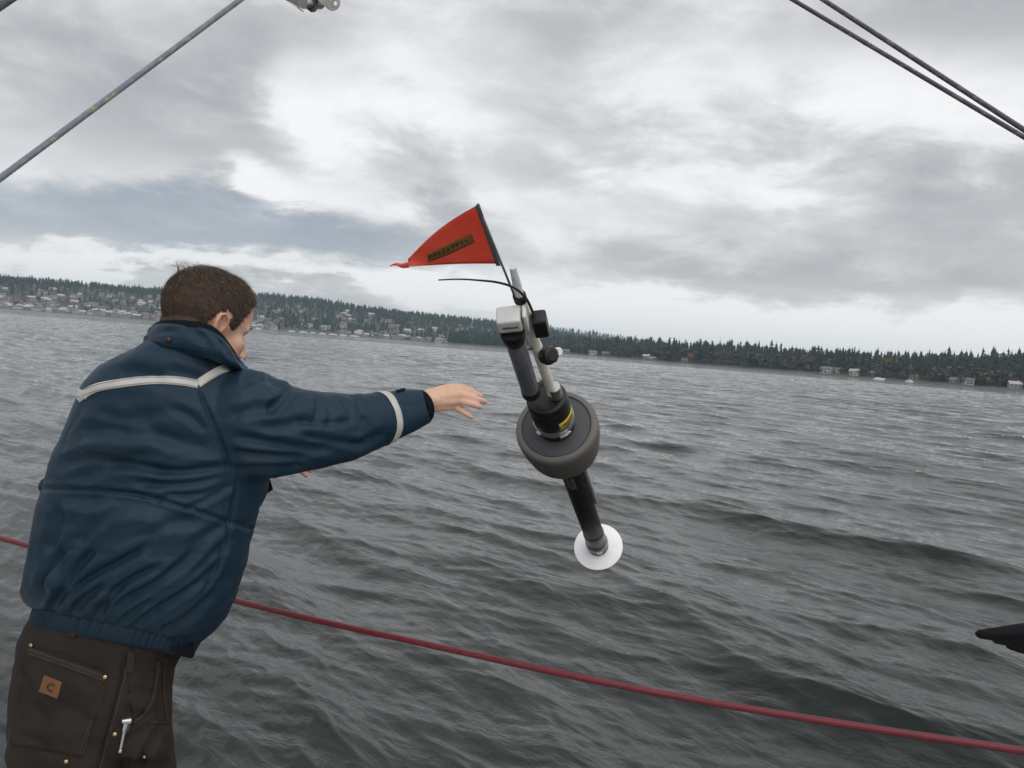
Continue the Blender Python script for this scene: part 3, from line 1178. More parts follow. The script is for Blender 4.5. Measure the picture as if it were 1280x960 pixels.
def grid_slab(g, nu, nv, lift, thick):
    top = [p + n * (lift + thick) for p, n in g]
    bot = [p + n * lift for p, n in g]
    N = len(g)
    f = []
    for i in range(nu):
        for j in range(nv):
            a = i * (nv + 1) + j
            q = (a, a + nv + 1, a + nv + 2, a + 1)
            f.append(q)
            f.append(tuple(k + N for k in q[::-1]))
    edge = [i * (nv + 1) for i in range(nu + 1)] + [nu * (nv + 1) + j for j in range(1, nv + 1)] + \
           [i * (nv + 1) + nv for i in range(nu - 1, -1, -1)] + [j for j in range(nv - 1, 0, -1)]
    for k in range(len(edge)):
        a, b = edge[k], edge[(k + 1) % len(edge)]
        f.append((a, b, b + N, a + N))
    return MB().add(top + bot, f)


def strip(surf, line, width, nu, lift, thick, d_guess=1.8, nv=3):
    """band along a photo polyline, width in photo pixels"""
    c = catmull(line, nu + 1)
    g = []
    for i in range(nu + 1):
        t = c[min(i + 1, nu)] - c[max(i - 1, 0)]
        t /= np.linalg.norm(t) + 1e-9
        nn = np.array([-t[1], t[0]])
        for j in range(nv + 1):
            q = c[i] + nn * width * (j / nv - 0.5)
            g.append(surf.hit(q[0], q[1], d_guess))
    return grid_slab(g, nu, nv, lift, thick)


def seam(surf, line, n, rad, lift=0.0, d_guess=1.8):
    pts = []
    for q in catmull(line, n):
        p, nn = surf.hit(q[0], q[1], d_guess)
        pts.append(p + nn * lift)
    pts = np.array(pts)
    for it in range(6):
        pts[1:-1] = 0.5 * pts[1:-1] + 0.25 * (pts[:-2] + pts[2:])
    return MB().tube(pts, rad, 5)


# ------------------------------------------------------------------ the spar buoy in the air
def cam_pt(x, y, z):
    return CC + CR * x - CU * y + CF * z


AX0 = np.array([0.168, 0.174, 3.0])
AXD = np.array([-0.214, -0.531, -0.82])
AXD = AXD / np.linalg.norm(AXD)


def A(s, ox=0.0, oy=0.0):
    """point on the buoy's axis, s metres from the float towards the flag; ox to the right, oy across"""
    q = AX0 + AXD * s
    e1 = np.array([1.0, 0, 0]) - AXD * AXD[0]
    e1 /= np.linalg.norm(e1)
    e2 = np.cross(AXD, e1)
    q = q + e1 * ox + e2 * oy
    return cam_pt(*q)


AXW = A(1.0) - A(0.0)
E1W = A(0, 1.0) - A(0)
E2W = A(0, 0, 1.0) - A(0)          # for this axis: E2W turns away from the viewer, upwards

M_FOAM = mat_basic("float_foam", (0.125, 0.117, 0.108), 0.6, 0.10, 7)
M_FOAMD = mat_basic("float_face", (0.050, 0.055, 0.062), 0.6, 0.18, 12, bump=0.15, bscale=120)
M_BLACKPL = mat_basic("black_plastic", (0.013, 0.013, 0.014), 0.38, 0.2, 18, bump=0.08, bscale=160, spec=0.35)
M_RUBBER = mat_basic("black_rubber", (0.012, 0.012, 0.013), 0.6, 0.2, 30)
M_CREAM = mat_basic("cream_pvc", (0.74, 0.72, 0.64), 0.38, 0.10, 9)
M_WHITEPL = mat_basic("white_plastic", (0.72, 0.72, 0.70), 0.35, 0.06, 14)
M_GREYTUBE = mat_basic("grey_tube", (0.19, 0.195, 0.215), 0.3, 0.3, 8, metal=0.35)
M_STEEL = mat_basic("steel", (0.55, 0.55, 0.53), 0.3, 0.25, 30, metal=0.9)
M_DISC = mat_basic("disc_white", (0.88, 0.88, 0.90), 0.4, 0.04, 12)
M_CLEAR = mat_basic("clear_tip", (0.95, 0.95, 0.97), 0.12)
M_CLEAR.node_tree.nodes["Principled BSDF"].inputs["Transmission Weight"].default_value = 0.3
M_YELLOW = mat_basic("label_yellow", (0.55, 0.42, 0.045), 0.5, 0.15, 30)
M_INK = mat_basic("ink", (0.02, 0.018, 0.015), 0.6)
M_BROWNBAND = mat_basic("tape_band", (0.09, 0.085, 0.08), 0.35, 0.4, 40)


def flag_material():
    m = bpy.data.materials.new("flag_cloth")
    m.use_nodes = True
    t = NT(m.node_tree)
    co = t.n('ShaderNodeTexCoord').outputs['Object']
    n1 = t.noise(co, 25, 4, 0.6)
    col = t.ramp(n1, [(0.3, (0.90, 0.165, 0.105)), (0.7, (0.96, 0.205, 0.135))])
    bs = t.n('ShaderNodeBsdfPrincipled', {'Base Color': col, 'Roughness': 0.6})
    tr = t.n('ShaderNodeBsdfTranslucent', {'Color': (0.95, 0.20, 0.12, 1)})
    mx = t.n('ShaderNodeMixShader', {0: 0.35, 1: bs.outputs[0], 2: tr.outputs[0]})
    t.n('ShaderNodeOutputMaterial', {0: mx.outputs[0]})
    return m


M_FLAG = flag_material()
M_HEM = mat_basic("flag_hem", (0.17, 0.16, 0.165), 0.6, 0.2, 40)
M_PATCH = mat_basic("patch_ochre", (0.27, 0.15, 0.035), 0.7, 0.3, 60)


def ring_pts(s, r, n=48, ox=0, oy=0):
    c = A(s, ox, oy)
    return [c + r * (math.cos(a) * E1W + math.sin(a) * E2W) for a in np.linspace(0, 2 * math.pi, n, endpoint=False)]


buoy = empty("spar_buoy", A(0), "spar buoy thrown tilted through the air with grey float, white disc and orange flag", "buoy")


def on_axis(name, prof, mat, ox=0, oy=0, n=48, parent=buoy, autosmooth=35):
    b = MB()
    b.loft([ring_pts(s, max(r, 1e-4), n, ox, oy) for s, r in prof])
    return b.build(name, mat, parent, autosmooth=autosmooth)


flo = on_axis("float", [(-0.130, 0.045), (-0.130, 0.112), (-0.127, 0.122), (-0.119, 0.130), (-0.10, 0.136), (-0.05, 0.144), (-0.01, 0.149), (0.022, 0.1505),
                        (0.036, 0.1495), (0.045, 0.146), (0.049, 0.141), (0.050, 0.136), (0.050, 0.127), (0.042, 0.125), (0.042, 0.05)], M_FOAM, n=72)
on_axis("float_face_plate", [(0.0412, 0.05), (0.047, 0.05), (0.047, 0.119), (0.045, 0.1225), (0.0422, 0.1232)], M_FOAMD, n=72)
on_axis("cap_neck", [(0.042, 0.066), (0.085, 0.064), (0.10, 0.068)], M_RUBBER)
on_axis("clamp_ring", [(0.088, 0.0705), (0.088, 0.0735), (0.112, 0.0735), (0.112, 0.0705)], M_STEEL)
cap = on_axis("cap", [(0.086, 0.060), (0.090, 0.0695), (0.10, 0.0705), (0.112, 0.0705), (0.116, 0.0715), (0.20, 0.0715), (0.203, 0.0700), (0.207, 0.0700), (0.210, 0.0715),
                      (0.236, 0.0705), (0.246, 0.066), (0.249, 0.060), (0.249, 0.05), (0.246, 0.048), (0.246, 0.01)], M_BLACKPL)
# clamp latch
b = MB()
lat = -R(62)
dl = math.cos(lat) * E1W + math.sin(lat) * E2W
dt = -math.sin(lat) * E1W + math.cos(lat) * E2W
b.box(A(0.100) + dl * 0.078, [dl * 0.006, dt * 0.018, AXW * 0.008])
b.tube([A(0.100) + dl * 0.082 - dt * 0.02, A(0.100) + dl * 0.086, A(0.100) + dl * 0.08 + dt * 0.024], 0.003, 8)
b.build("clamp_latch", M_STEEL, buoy, bevel=0.0015)
lat2 = -R(135)
dl2 = math.cos(lat2) * E1W + math.sin(lat2) * E2W
b = MB().ellipsoid(A(0.10) + dl2 * 0.076, [dl2 * 0.008, AXW * 0.009, np.cross(dl2, AXW) * 0.011], 12, 8)
b.build("clamp_bolt", M_STEEL, buoy)


def curved_label(s0, s1, a0, a1, r, n=16):
    g = []
    for i in range(n + 1):
        a = a0 + (a1 - a0) * i / n
        d = math.cos(a) * E1W + math.sin(a) * E2W
        for j in range(3):
            g.append((A(s0 + (s1 - s0) * j / 2) + d * r, d))
    return grid_slab(g, n, 2, 0.0006, 0.0009)


def label_on_cap():
    a0, a1 = -R(68), R(6)
    lb = curved_label(0.126, 0.168, a0, a1, 0.0715, 20).build("label", M_YELLOW, cap)
    # small illegible dark print
    b = MB()
    rg = random.Random(4)
    for k in range(7):
        a = a0 + (a1 - a0) * (0.16 + 0.085 * k)
        d = math.cos(a) * E1W + math.sin(a) * E2W
        t = -math.sin(a) * E1W + math.cos(a) * E2W
        c = A(0.147) + d * 0.0733
        hgt = rg.uniform(0.006, 0.011)
        b.box(c, [AXW * hgt, t * 0.0013, d * 0.0003])
        if rg.random() < 0.7:
            b.box(c + t * 0.0022 + AXW * rg.choice([-.004, 0.002, .006]), [AXW * 0.0014, t * 0.0024, d * 0.0003])
    b.build("print", M_INK, lb.parent if False else cap, False)


label_on_cap()

# lower tube, hose along it, taped end and the white disc
on_axis("lower_tube", [(-0.10, 0.046), (-0.60, 0.046), (-0.94, 0.045), (-0.95, 0.043)], M_BLACKPL, n=40)
on_axis("tube_sleeve", [(-0.94, 0.0475), (-1.05, 0.0475), (-1.055, 0.045)], M_BROWNBAND, n=40)
on_axis("end_clamp", [(-1.05, 0.0490), (-1.053, 0.0525), (-1.075, 0.0525), (-1.078, 0.0490)], M_GREYTUBE, n=40)
on_axis("end_foot", [(-1.077, 0.0485), (-1.115, 0.0485), (-1.119, 0.046)], M_BLACKPL, n=40)
on_axis("disc", [(-1.118, 0.002), (-1.118, 0.112), (-1.1195, 0.1150), (-1.124, 0.1150), (-1.126, 0.112), (-1.126, 0.002)], M_DISC, n=72)
b = MB()
b.tube([A(-0.10, 0.057, -0.004), A(-0.3, 0.057, -0.004), A(-0.62, 0.0555, -0.004)], [0.009, 0.009, 0.008], 12)
b.build("side_rod", M_WHITEPL, buoy)
b = MB()
b.box(A(-1.065, 0.010, -0.053), [E1W * 0.012, E2W * 0.004, AXW * 0.010])
b.build("clamp_screw", M_STEEL, buoy, bevel=0.0015)
b = MB()  # small mark, paler than the black lower tube
g = []
for i in range(7):
    a = -R(120) + R(40) * i / 6
    d = math.cos(a) * E1W + math.sin(a) * E2W
    for j in range(4):
        g.append((A(-0.30 - 0.09 * j / 3 + 0.012 * math.sin(i * 1.7)) + d * 0.046, d))
grid_slab(g, 6, 3, 0.0003, 0.0006).build("tube_mark", M_BROWNBAND, buoy)

# mast: cream pole beside the grey instrument tube
pole0, pole1 = P(690, 491, 2.77), P(650, 372, 2.36)
b = MB().tube([pole0, (pole0 + pole1) / 2, pole1], 0.0172, 20)
b.build("pole", M_CREAM, buoy, autosmooth=50)
pdir = (pole1 - pole0) / np.linalg.norm(pole1 - pole0)
for t in (0.42, 0.52):
    c = pole0 + (pole1 - pole0) * t
    b = MB().tube([c - pdir * 0.008, c + pdir * 0.008], 0.0185, 18)
    b.build("pole_joint", M_CREAM, buoy, autosmooth=40)
b = MB().tube([pole0 - pdir * 0.02 + E1W * 0.012, pole0 + pdir * 0.035 + E1W * 0.012], 0.022, 16)
b.build("pole_socket", M_STEEL, buoy, autosmooth=40)
b = MB()
p2 = P(641, 334, 2.27)
b.tube([pole1 + pdir * 0.001, pole1 * 0.5 + p2 * 0.5, p2], [0.0135, 0.0125, 0.0095], 18)
b.build("clear_lamp_tip", M_CLEAR, buoy, autosmooth=40)
b = MB().tube([pole1 - pdir * 0.012, pole1 + pdir * 0.012], 0.0195, 18)
b.build("tip_collar", M_BLACKPL, buoy, autosmooth=40)

t0, t1 = P(663, 488, 2.72), P(643, 424, 2.44)
tdir = (t1 - t0) / np.linalg.norm(t1 - t0)
b = MB().tube([t0, t1], 0.0295, 28)
b.build("instrument_tube", M_GREYTUBE, buoy, autosmooth=40)
b = MB().tube([t0 - tdir * 0.022, t0 - tdir * 0.020, t0 + tdir * 0.012, t0 + tdir * 0.014], [0.027, 0.031, 0.031, 0.0297], 28)
b.build("tube_foot", M_BLACKPL, buoy, autosmooth=40)
b = MB().tube([t1 - tdir * 0.01, t1, t1 + tdir * 0.03, t1 + tdir * 0.05], [0.0300, 0.033, 0.037, 0.036], 28)
b.build("tube_head", M_BLACKPL, buoy, autosmooth=40)
hc = P(637, 399, 2.37)
up = tdir
sidew = E1W - up * (E1W @ up); sidew /= np.linalg.norm(sidew)
frw = np.cross(up, sidew)
b = MB().box(hc, [sidew * 0.0350, frw * 0.029, up * 0.0285])
hb = b.build("camera_housing", M_WHITEPL, buoy, bevel=0.008, seg=3)
b = MB().box(hc - up * 0.0325, [sidew * 0.032, frw * 0.029, up * 0.006])
b.build("housing_gasket", M_BLACKPL, buoy, bevel=0.002)
vsgn = -1 if (frw @ (CC - hc)) < 0 else 1
b = MB().box(hc + frw * vsgn * 0.0295 + up * 0.001 + sidew * 0.002, [sidew * 0.022, frw * 0.0016, up * 0.0042])
b.build("housing_slot", M_GREYTUBE, buoy)
b = MB().box(hc + sidew * 0.046 - up * 0.006, [sidew * 0.005, frw * 0.020, up * 0.040])
b.build("housing_bracket", M_WHITEPL, buoy, bevel=0.003)

# bracket between tube and pole
for tt in (0.15, 0.85):
    c0 = t0 + (t1 - t0) * tt
    c1 = pole0 + (pole1 - pole0) * (0.08 + tt * 0.5)
    b = MB().tube([c0, c1], 0.006, 8)
    b.build("strut", M_STEEL, buoy)

bc = P(675.5, 405, 2.43)
b = MB().box(bc, [sidew * 0.0215, frw * 0.024, up * 0.043])
b.build("black_box", M_BLACKPL, buoy, bevel=0.009, seg=3)
kc = P(687, 444, 2.55)
vd = (CC - kc) / np.linalg.norm(CC - kc)
kd = E1W * 0.55 + vd * 0.7
kd /= np.linalg.norm(kd)
b = MB(); lathe(b, kc - kd * 0.03, kd, [(0, 0.012), (0.002, 0.026), (0.012, 0.030), (0.03, 0.0305), (0.042, 0.027), (0.047, 0.018), (0.047, 0.003)], 9)
b.build("knob", M_BLACKPL, buoy, autosmooth=25)
b = MB(); kk = P(697, 440, 2.57)
lathe(b, kk - kd * 0.02, kd, [(0, 0.01), (0.002, 0.0145), (0.027, 0.0145), (0.030, 0.011), (0.030, 0.003)], 18)
b.build("knob_cap", M_WHITEPL, buoy, autosmooth=40)
b = MB().tube([pole0 + (pole1 - pole0) * 0.40, kc], 0.007, 8)
b.build("knob_stem", M_STEEL, buoy)

# cable arching over the mast, and its pale loose end
cab = catmull([(668, 402, 2.405), (665, 388, 2.38), (656, 371, 2.315), (641, 359, 2.285), (622, 353, 2.32), (600, 350.5, 2.38), (575, 349, 2.5), (548, 350, 2.55)], 60)
b = MB().tube([P(*q) for q in cab], list(np.interp(np.arange(60), [0, 30, 59], [0.0042, 0.0036, 0.0020])), 8)
b.build("whip_cable", M_RUBBER, buoy)

# flag on its thin staff
F0, F1 = P(597, 255, 2.05), P(652, 392, 2.44)
b = MB().tube([F0, F0 * .5 + F1 * .5, F1], [0.0028, 0.0033, 0.0036], 10)
b.build("flag_staff", M_HEM, buoy)
fl_top = F0 + (F1 - F0) * 0.012
ftip = np.array([508.0, 333.0])
tl, tb = np.array([597.0, 256.0]), np.array([622.5, 329.5])
ztop, zbot, ztip = 2.052, 2.262, 2.30
NU, NV = 26, 14
g = []


def flag_pt(u, v):
    """u from staff to fly, v from top to bottom"""
    q0 = tl * (1 - v) + tb * v
    z0 = ztop * (1 - v) + zbot * v
    tipq = ftip + np.array([2.0, -9.0]) * (1 - v) + np.array([4.0, 0.5]) * v
    q = q0 * (1 - u) + tipq * u
    q = q + np.array([0, 1.0]) * (2.5 * math.sin(math.pi * u)) * (v) * -0.6 + np.array([-5.0, -5.0]) * math.sin(math.pi * u) * (1 - v) * 0.8
    z = z0 * (1 - u) + ztip * u + 0.018 * math.sin(u * 7 + v * 2.0) * u + 0.03 * u * (1 - v)
    return P(q[0], q[1], z)


def flag_grid(us, vs, lift, thick):
    g = []
    for u in us:
        for v in vs:
            p = flag_pt(u, v)
            du = flag_pt(u + .01, v) - p
            dv = flag_pt(u, v + .01) - p
            n = np.cross(du, dv)
            n /= np.linalg.norm(n) + 1e-12
            if n @ (CC - p) < 0:
                n = -n
            g.append((p, n))
    return grid_slab(g, len(us) - 1, len(vs) - 1, lift, thick)


flag = flag_grid(np.linspace(0.0, 1.0, NU), np.linspace(0, 1, NV), 0, 0.0006).build("flag", M_FLAG, buoy)
hem = flag_grid(np.linspace(-0.025, 0.022, 5), np.linspace(-0.01, 1.02, 10), 0.0006, 0.0035)
hem.build("flag_hem", M_HEM, buoy)
# trailing ragged end
b = MB()
a_ = catmull([(511.5, 331, 2.30), (503, 332.5, 2.325), (495, 330.5, 2.32), (487, 332.5, 2.345)], 14)
ra = []
for k, q in enumerate(a_):
    wv = 4.6 * (1 - k / 14.5)
    ra.append([P(q[0], q[1] - wv, q[2]), P(q[0], q[1] + wv * .8, q[2] + .002), P(q[0], q[1] + wv * .8, q[2] + .003), P(q[0], q[1] - wv, q[2] + .001)])
b.loft(ra)
b.build("flag_tail", M_FLAG, buoy)


def flag_uv_box(u0, u1, v0, v1, lift, thick, n=10):
    return flag_grid(np.linspace(u0, u1, n), np.linspace(v0, v1, 4), lift, thick)


# slanted ochre patch: solve its photo corners on the flag
def flag_solve(px, py):
    best = None
    for u in np.linspace(0, 1, 41):
        for v in np.linspace(0, 1, 41):
            x, y, _ = proj(flag_pt(u, v)[None])
            e = (x[0] - px) ** 2 + (y[0] - py) ** 2
            if best is None or e < best[0]:
                best = (e, u, v)
    return best[1], best[2]


def flag_patch(c, n, m, lift, thick, wave=0.0):
    uv = [flag_solve(*q) for q in c]
    uv = np.array(uv)
    g = []
    for i in range(n + 1):
        for j in range(m + 1):
            s, t = i / n, j / m
            q = uv[0] * (1 - s) * (1 - t) + uv[1] * s * (1 - t) + uv[2] * s * t + uv[3] * (1 - s) * t
            p = flag_pt(q[0], q[1])
            nn = np.cross(flag_pt(q[0] + .01, q[1]) - p, flag_pt(q[0], q[1] + .01) - p)
            nn /= np.linalg.norm(nn) + 1e-12
            if nn @ (CC - p) < 0:
                nn = -nn
            g.append((p, nn))
    return grid_slab(g, n, m, lift, thick)


patch = flag_patch([(533, 318), (589, 291), (592, 303), (536, 327)], 14, 3, 0.0008, 0.0006).build("flag_patch", M_PATCH, flag)
rg = random.Random(8)
b = MB()
for k in range(9):
    t = (k + .7) / 10
    cx_, cy_ = 533 + 57 * t, 322.5 - 26 * t
    hh = rg.uniform(2.0, 3.6)
    wv = rg.uniform(0.8, 2.2)
    p4 = [(cx_ - wv, cy_ - hh + .45 * wv), (cx_ + wv, cy_ - hh - .45 * wv), (cx_ + wv + .8, cy_ + hh - .45 * wv), (cx_ - wv + .8, cy_ + hh + .45 * wv)]
    q = flag_patch(p4, 1, 1, 0.0016, 0.0003)
    b.add(q.v, q.f)
b.build("patch_print", mat_basic("patch_ink", (0.115, 0.055, 0.02), 0.7), flag, False)

# ------------------------------------------------------------------ ropes and rigging
def rope_material(name, base, fleck, fleck2, amount=0.56):
    m = bpy.data.materials.new(name)
    m.use_nodes = True
    t = NT(m.node_tree)
    uv = t.n('ShaderNodeAttribute', None, attribute_name='lay').outputs['Vector']
    s = t.n('ShaderNodeSeparateXYZ', {0: uv})
    l, a = s.outputs[0], s.outputs[1]
    # two families of strands crossing each other
    w1 = t.m('SINE', t.m('ADD', t.m('MULTIPLY', l, 6.283), t.m('MULTIPLY', a, 6.283 * 4)))
    w2 = t.m('SINE', t.m('SUBTRACT', t.m('MULTIPLY', l, 6.283), t.m('MULTIPLY', a, 6.283 * 4)))
    k = t.m('MULTIPLY', w1, w2)
    cid = t.n('ShaderNodeTexWhiteNoise', {'Vector': t.n('ShaderNodeCombineXYZ', {
        0: t.m('FLOOR', t.m('ADD', t.m('MULTIPLY', a, 4), l)), 1: t.m('FLOOR', t.m('SUBTRACT', t.m('MULTIPLY', a, 4), l)), 2: 0.0}).outputs[0]}).outputs[0]
    c = t.mix(t.m('GREATER_THAN', cid, amount), (*base, 1), (*fleck, 1))
    c = t.mix(t.m('GREATER_THAN', cid, 0.88), c, (*fleck2, 1))
    bs = t.n('ShaderNodeBsdfPrincipled', {'Base Color': c, 'Roughness': 0.75})
    t.n('ShaderNodeOutputMaterial', {0: bs.outputs[0]})
    return m


def rope(name, pts, rad, mat, pitch, label, cat="rope", group=None, n=12, step=0.004, relief=0.09):
    """braided line with its strands in relief; pts already in world space"""
    pts = np.array(pts, float)
    L = np.concatenate([[0], np.cumsum(np.linalg.norm(np.diff(pts, axis=0), axis=1))])
    m = int(L[-1] / step)
    s = np.linspace(0, L[-1], m)
    c = np.stack([np.interp(s, L, pts[:, k]) for k in range(3)], 1)
    b = MB()
    b.tube(c, rad, n)
    v = np.array(b.v)
    th = np.tile(np.arange(n) / n, m)
    ss = np.repeat(s, n)
    k = np.sin(2 * np.pi * (ss / pitch + th * 4)) * np.sin(2 * np.pi * (ss / pitch - th * 4))
    cc = np.repeat(c, n, 0)
    v[:m * n] = cc + (v[:m * n] - cc) * (1 + relief * k)[:, None]
    me = mesh_from(name, v, b.f)
    at = me.attributes.new('lay', 'FLOAT_VECTOR', 'POINT')
    dat = np.zeros((len(v), 3), np.float32)
    dat[:m * n, 0] = ss / pitch
    dat[:m * n, 1] = th
    at.data.foreach_set('vector', dat.ravel())
    o = link_mesh(name, me, mat)
    return tag(o, label, cat, group)


M_ROPE = rope_material("rope_blue_grey", (0.17, 0.185, 0.235), (0.21, 0.23, 0.235), (0.27, 0.31, 0.19), 0.6)
M_ROPED = rope_material("rope_dark", (0.085, 0.083, 0.115), (0.12, 0.12, 0.14), (0.16, 0.17, 0.12), 0.7)


def line_px(a, b, da, db, n=30, ext=(0, 0), sag=0.0):
    pa, pb = P(a[0], a[1], da), P(b[0], b[1], db)
    q = []
    for t in np.linspace(-ext[0], 1 + ext[1], n):
        p = pa + (pb - pa) * t
        p = p - np.array([0, 0, sag * 4 * t * (1 - t)])
        q.append(p)
    return q


rope("rope", line_px((0, 223), (300, 0), 1.35, 1.75, ext=(4, 4)), 0.0053, M_ROPE, 0.017,
     "thick blue grey braided rope with green flecks crossing the photo's upper left corner")
rope("rope", line_px((-30, 28), (15, -3), 1.5, 1.55, ext=(40, 24)), 0.0075, M_ROPED, 0.02,
     "dark rope just touching the extreme upper left corner of the photo")
rope("rope", line_px((990, -1), (1281, 172), 2.2, 1.9, ext=(5, 4)), 0.0052, M_ROPED, 0.016,
     "lower of two dark parallel ropes in the photo's upper right corner, with a pale fleck")
rope("rope", line_px((1028, -1), (1281, 163), 2.3, 1.95, ext=(5.5, 4.6)), 0.0058, M_ROPED, 0.016,
     "upper and thicker of two dark parallel ropes in the photo's upper right corner")
wm = MB().tube([P(1079.5, 52, 2.105), P(1083.5, 54.4, 2.10)], 0.0062, 12)
o = wm.build("tape_mark", M_YELLOW)
tag(o, "small yellowish tape mark on the lower of the two upper right ropes", "tape")

# red covered lifeline
M_RED = mat_basic("lifeline_red", (0.135, 0.011, 0.018), 0.42, 0.22, 60, bump=0.15, bscale=400)
ll = [(-160, 628, 2.95), (0, 672.5, 2.62), (283, 748, 2.33), (430, 783, 2.20), (511, 800.5, 2.13), (700, 841.5, 1.98), (860, 873, 1.88), (1060, 906, 1.77), (1280, 938.5, 1.66), (1460, 963, 1.58), (1900, 1012, 1.42), (2300, 1048, 1.30)]
lp = catmull(ll, 120)
lw = [P(*q) for q in lp]
b = MB().tube(lw, 0.0079, 16)
tag(b.build("lifeline", M_RED), "taut red covered lifeline running across the photo behind the man's waist", "lifeline")

# the yacht under the man and the photographer, below the frame
M_GEL = mat_basic("gelcoat", (0.03, 0.035, 0.045), 0.35, 0.1, 3)
M_DECK = mat_basic("deck_grip", (0.52, 0.51, 0.47), 0.8, 0.08, 8, bump=0.3, bscale=300)
yl, yr = np.array(lw[0]), np.array(lw[-1])
dirx = (yr - yl)[:2] / np.linalg.norm((yr - yl)[:2])
nrm2 = np.array([-dirx[1], dirx[0]])
if nrm2 @ (np.array([0, 0]) - yl[:2]) < 0:
    nrm2 = -nrm2
yacht = empty("sailboat", (0, -0.6, DECK_Z), "dark hulled yacht the man stands on, out of the frame below him", "sailboat")
b = MB()
rings = []
for t in np.linspace(-3.2, 4.6, 14):
    e = yl[:2] + dirx * (t + 1.4)
    k = max(0, (t - 2.0) / 2.6) ** 2
    k2 = max(0, (-1.6 - t) / 1.6) ** 2 * 0.4
    near = e + nrm2 * (0.04 + 1.55 * min(k + k2, 1))
    far = e + nrm2 * (3.5 - 1.55 * min(k + k2, 1))
    mid = e + nrm2 * 1.77
    rings.append([(*near, DECK_Z - .01), (*(near * .96 + mid * .04), .2), (*(near * .7 + mid * .3), -.25), (*mid, -.5), (*(far * .7 + mid * .3), -.25), (*(far * .96 + mid * .04), .2), (*far, DECK_Z - .01)])
b.loft(rings)
b.build("hull", M_GEL, yacht, autosmooth=50)
b = MB()
top = [[r[0], r[-1]] for r in rings]
g = []
for a_, c_ in top:
    g += [(np.array(a_), np.array([0, 0, 1.0])), (np.array(c_), np.array([0, 0, 1.0]))]
grid_slab(g, len(top) - 1, 1, 0.003, 0.012).build("deck", M_DECK, yacht)
for q in (lw[0], lw[-1]):
    b = MB().tube([(q[0], q[1], DECK_Z), (q[0], q[1], q[2] + 0.02)], 0.0125, 12)
    b.build("stanchion", M_STEEL, yacht)

# fitting at the top edge: steel plates with holes, sheave between
M_STEELD = mat_basic("dark_steel", (0.19, 0.19, 0.175), 0.38, 0.45, 60, metal=0.85)
M_SHEAVE = mat_basic("sheave", (0.045, 0.04, 0.05), 0.45, 0.3, 50)
block = empty("rigging_block", P(392, -20, 1.5), "steel rigging block with drilled plate hanging in at the photo's top edge", "block")


def plate_px(outer, holes, d, thick, name, mat, tilt=(0, 0)):
    def W(q, dd):
        return P(q[0], q[1], dd + (q[0] - 395) * tilt[0] + (q[1]) * tilt[1])
    polys = [[Vector((x, y, 0)) for x, y in outer]] + [[Vector((x, y, 0)) for x, y in h] for h in holes]
    tris = tessellate_polygon(polys)
    flat = [q for pl in [outer] + holes for q in pl]
    n = len(flat)
    v = [W(q, d) for q in flat] + [W(q, d + thick) for q in flat]
    f = [tuple(t) for t in tris] + [tuple(i + n for i in t[::-1]) for t in tris]
    o = 0
    for pl in [outer] + holes:
        m = len(pl)
        for i in range(m):
            a, c = o + i, o + (i + 1) % m
            f.append((a, c, c + n, a + n))
        o += m
    return MB().add(v, f).build(name, mat, block, False)


def circ(cx_, cy_, r, n=14, ry=None):
    return [(cx_ + r * math.cos(a), cy_ + (ry or r) * math.sin(a)) for a in np.linspace(0, 2 * math.pi, n, endpoint=False)]


plate_px([(404, -70), (424, -60), (425, -10), (425.5, 4), (424.5, 8.5), (421, 12.5), (416, 14), (411.5, 13), (404, 6), (397, 0), (392, -6), (388, -30)],
         [circ(419.2, 4.2, 2.0, 12, 2.8), circ(410.5, -3, 2.2, 12), circ(418, -25, 3, 12)], 1.49, 0.006, "drilled_plate", M_STEELD, (0.001, 0))
plate_px([(330, -50), (360, -60), (380, -20), (381, 2), (380, 7), (377, 9.6), (373, 9.5), (357, 0)], [circ(364, -12, 3)], 1.515, 0.012, "side_plate", M_STEELD, (-0.001, 0))
b = MB().tube([P(378, 2, 1.485), P(400, 3, 1.525)], [0.012, 0.012], 18)
b.build("pin", M_STEEL, block, autosmooth=40)
plate_px([(376, -30), (398, -30), (397.5, 8), (396, 13), (393, 15.3), (389, 15.5), (385, 12.5), (378, 6)], [circ(386, 1, 2.4, 12, 3.5)], 1.50, 0.014, "cheek", M_SHEAVE)
b = MB().tube([P(362, 2, 1.50), P(379, 14.5, 1.50)], 0.0011, 6)
b.build("split_pin", M_STEEL, block)
b = MB().tube([P(385, -8, 1.508), P(386, -60, 1.508), P(386, -60, 1.508) + np.array([0, 0, 2.2])], 0.008, 10)
b.build("strop", M_SHEAVE, block)

# gloved hand reaching in at the right edge
M_GLOVE = mat_basic("glove_black", (0.0045, 0.0045, 0.007), 0.7, 0.2, 60, bump=0.1, bscale=300, spec=0.15)
gb = MB()
D = 0.80
gp = lambda x, y, d: P(x, y, d)
for ch in ([(1225, 793, D), (1250, 792.5, D), (1285, 790.5, D), (1340, 789, D + .015), (1420, 800, D + .05)],
           [(1246, 799, D + .004), (1270, 801, D + .004), (1296, 802, D + .006), (1345, 806, D + .02), (1422, 815, D + .055)],
           [(1262, 806, D + .02), (1284, 810, D + .02), (1306, 812, D + .022), (1348, 820, D + .03), (1424, 828, D + .06)],
           [(1290, 820, D + .035), (1308, 823, D + .037), (1326, 827, D + .04), (1352, 833, D + .045), (1426, 842, D + .07)],
           [(1316, 768, D + .03), (1345, 764, D + .04), (1385, 770, D + .055), (1430, 790, D + .075)]):
    rr = [0.0052, 0.0075, 0.0098, 0.0112, 0.016] if len(ch) == 5 else [0.009, 0.011, 0.013, 0.018]
    for i in range(len(ch) - 1):
        gb.capsule(gp(*ch[i]), gp(*ch[i + 1]), rr[i], rr[i + 1], 12)
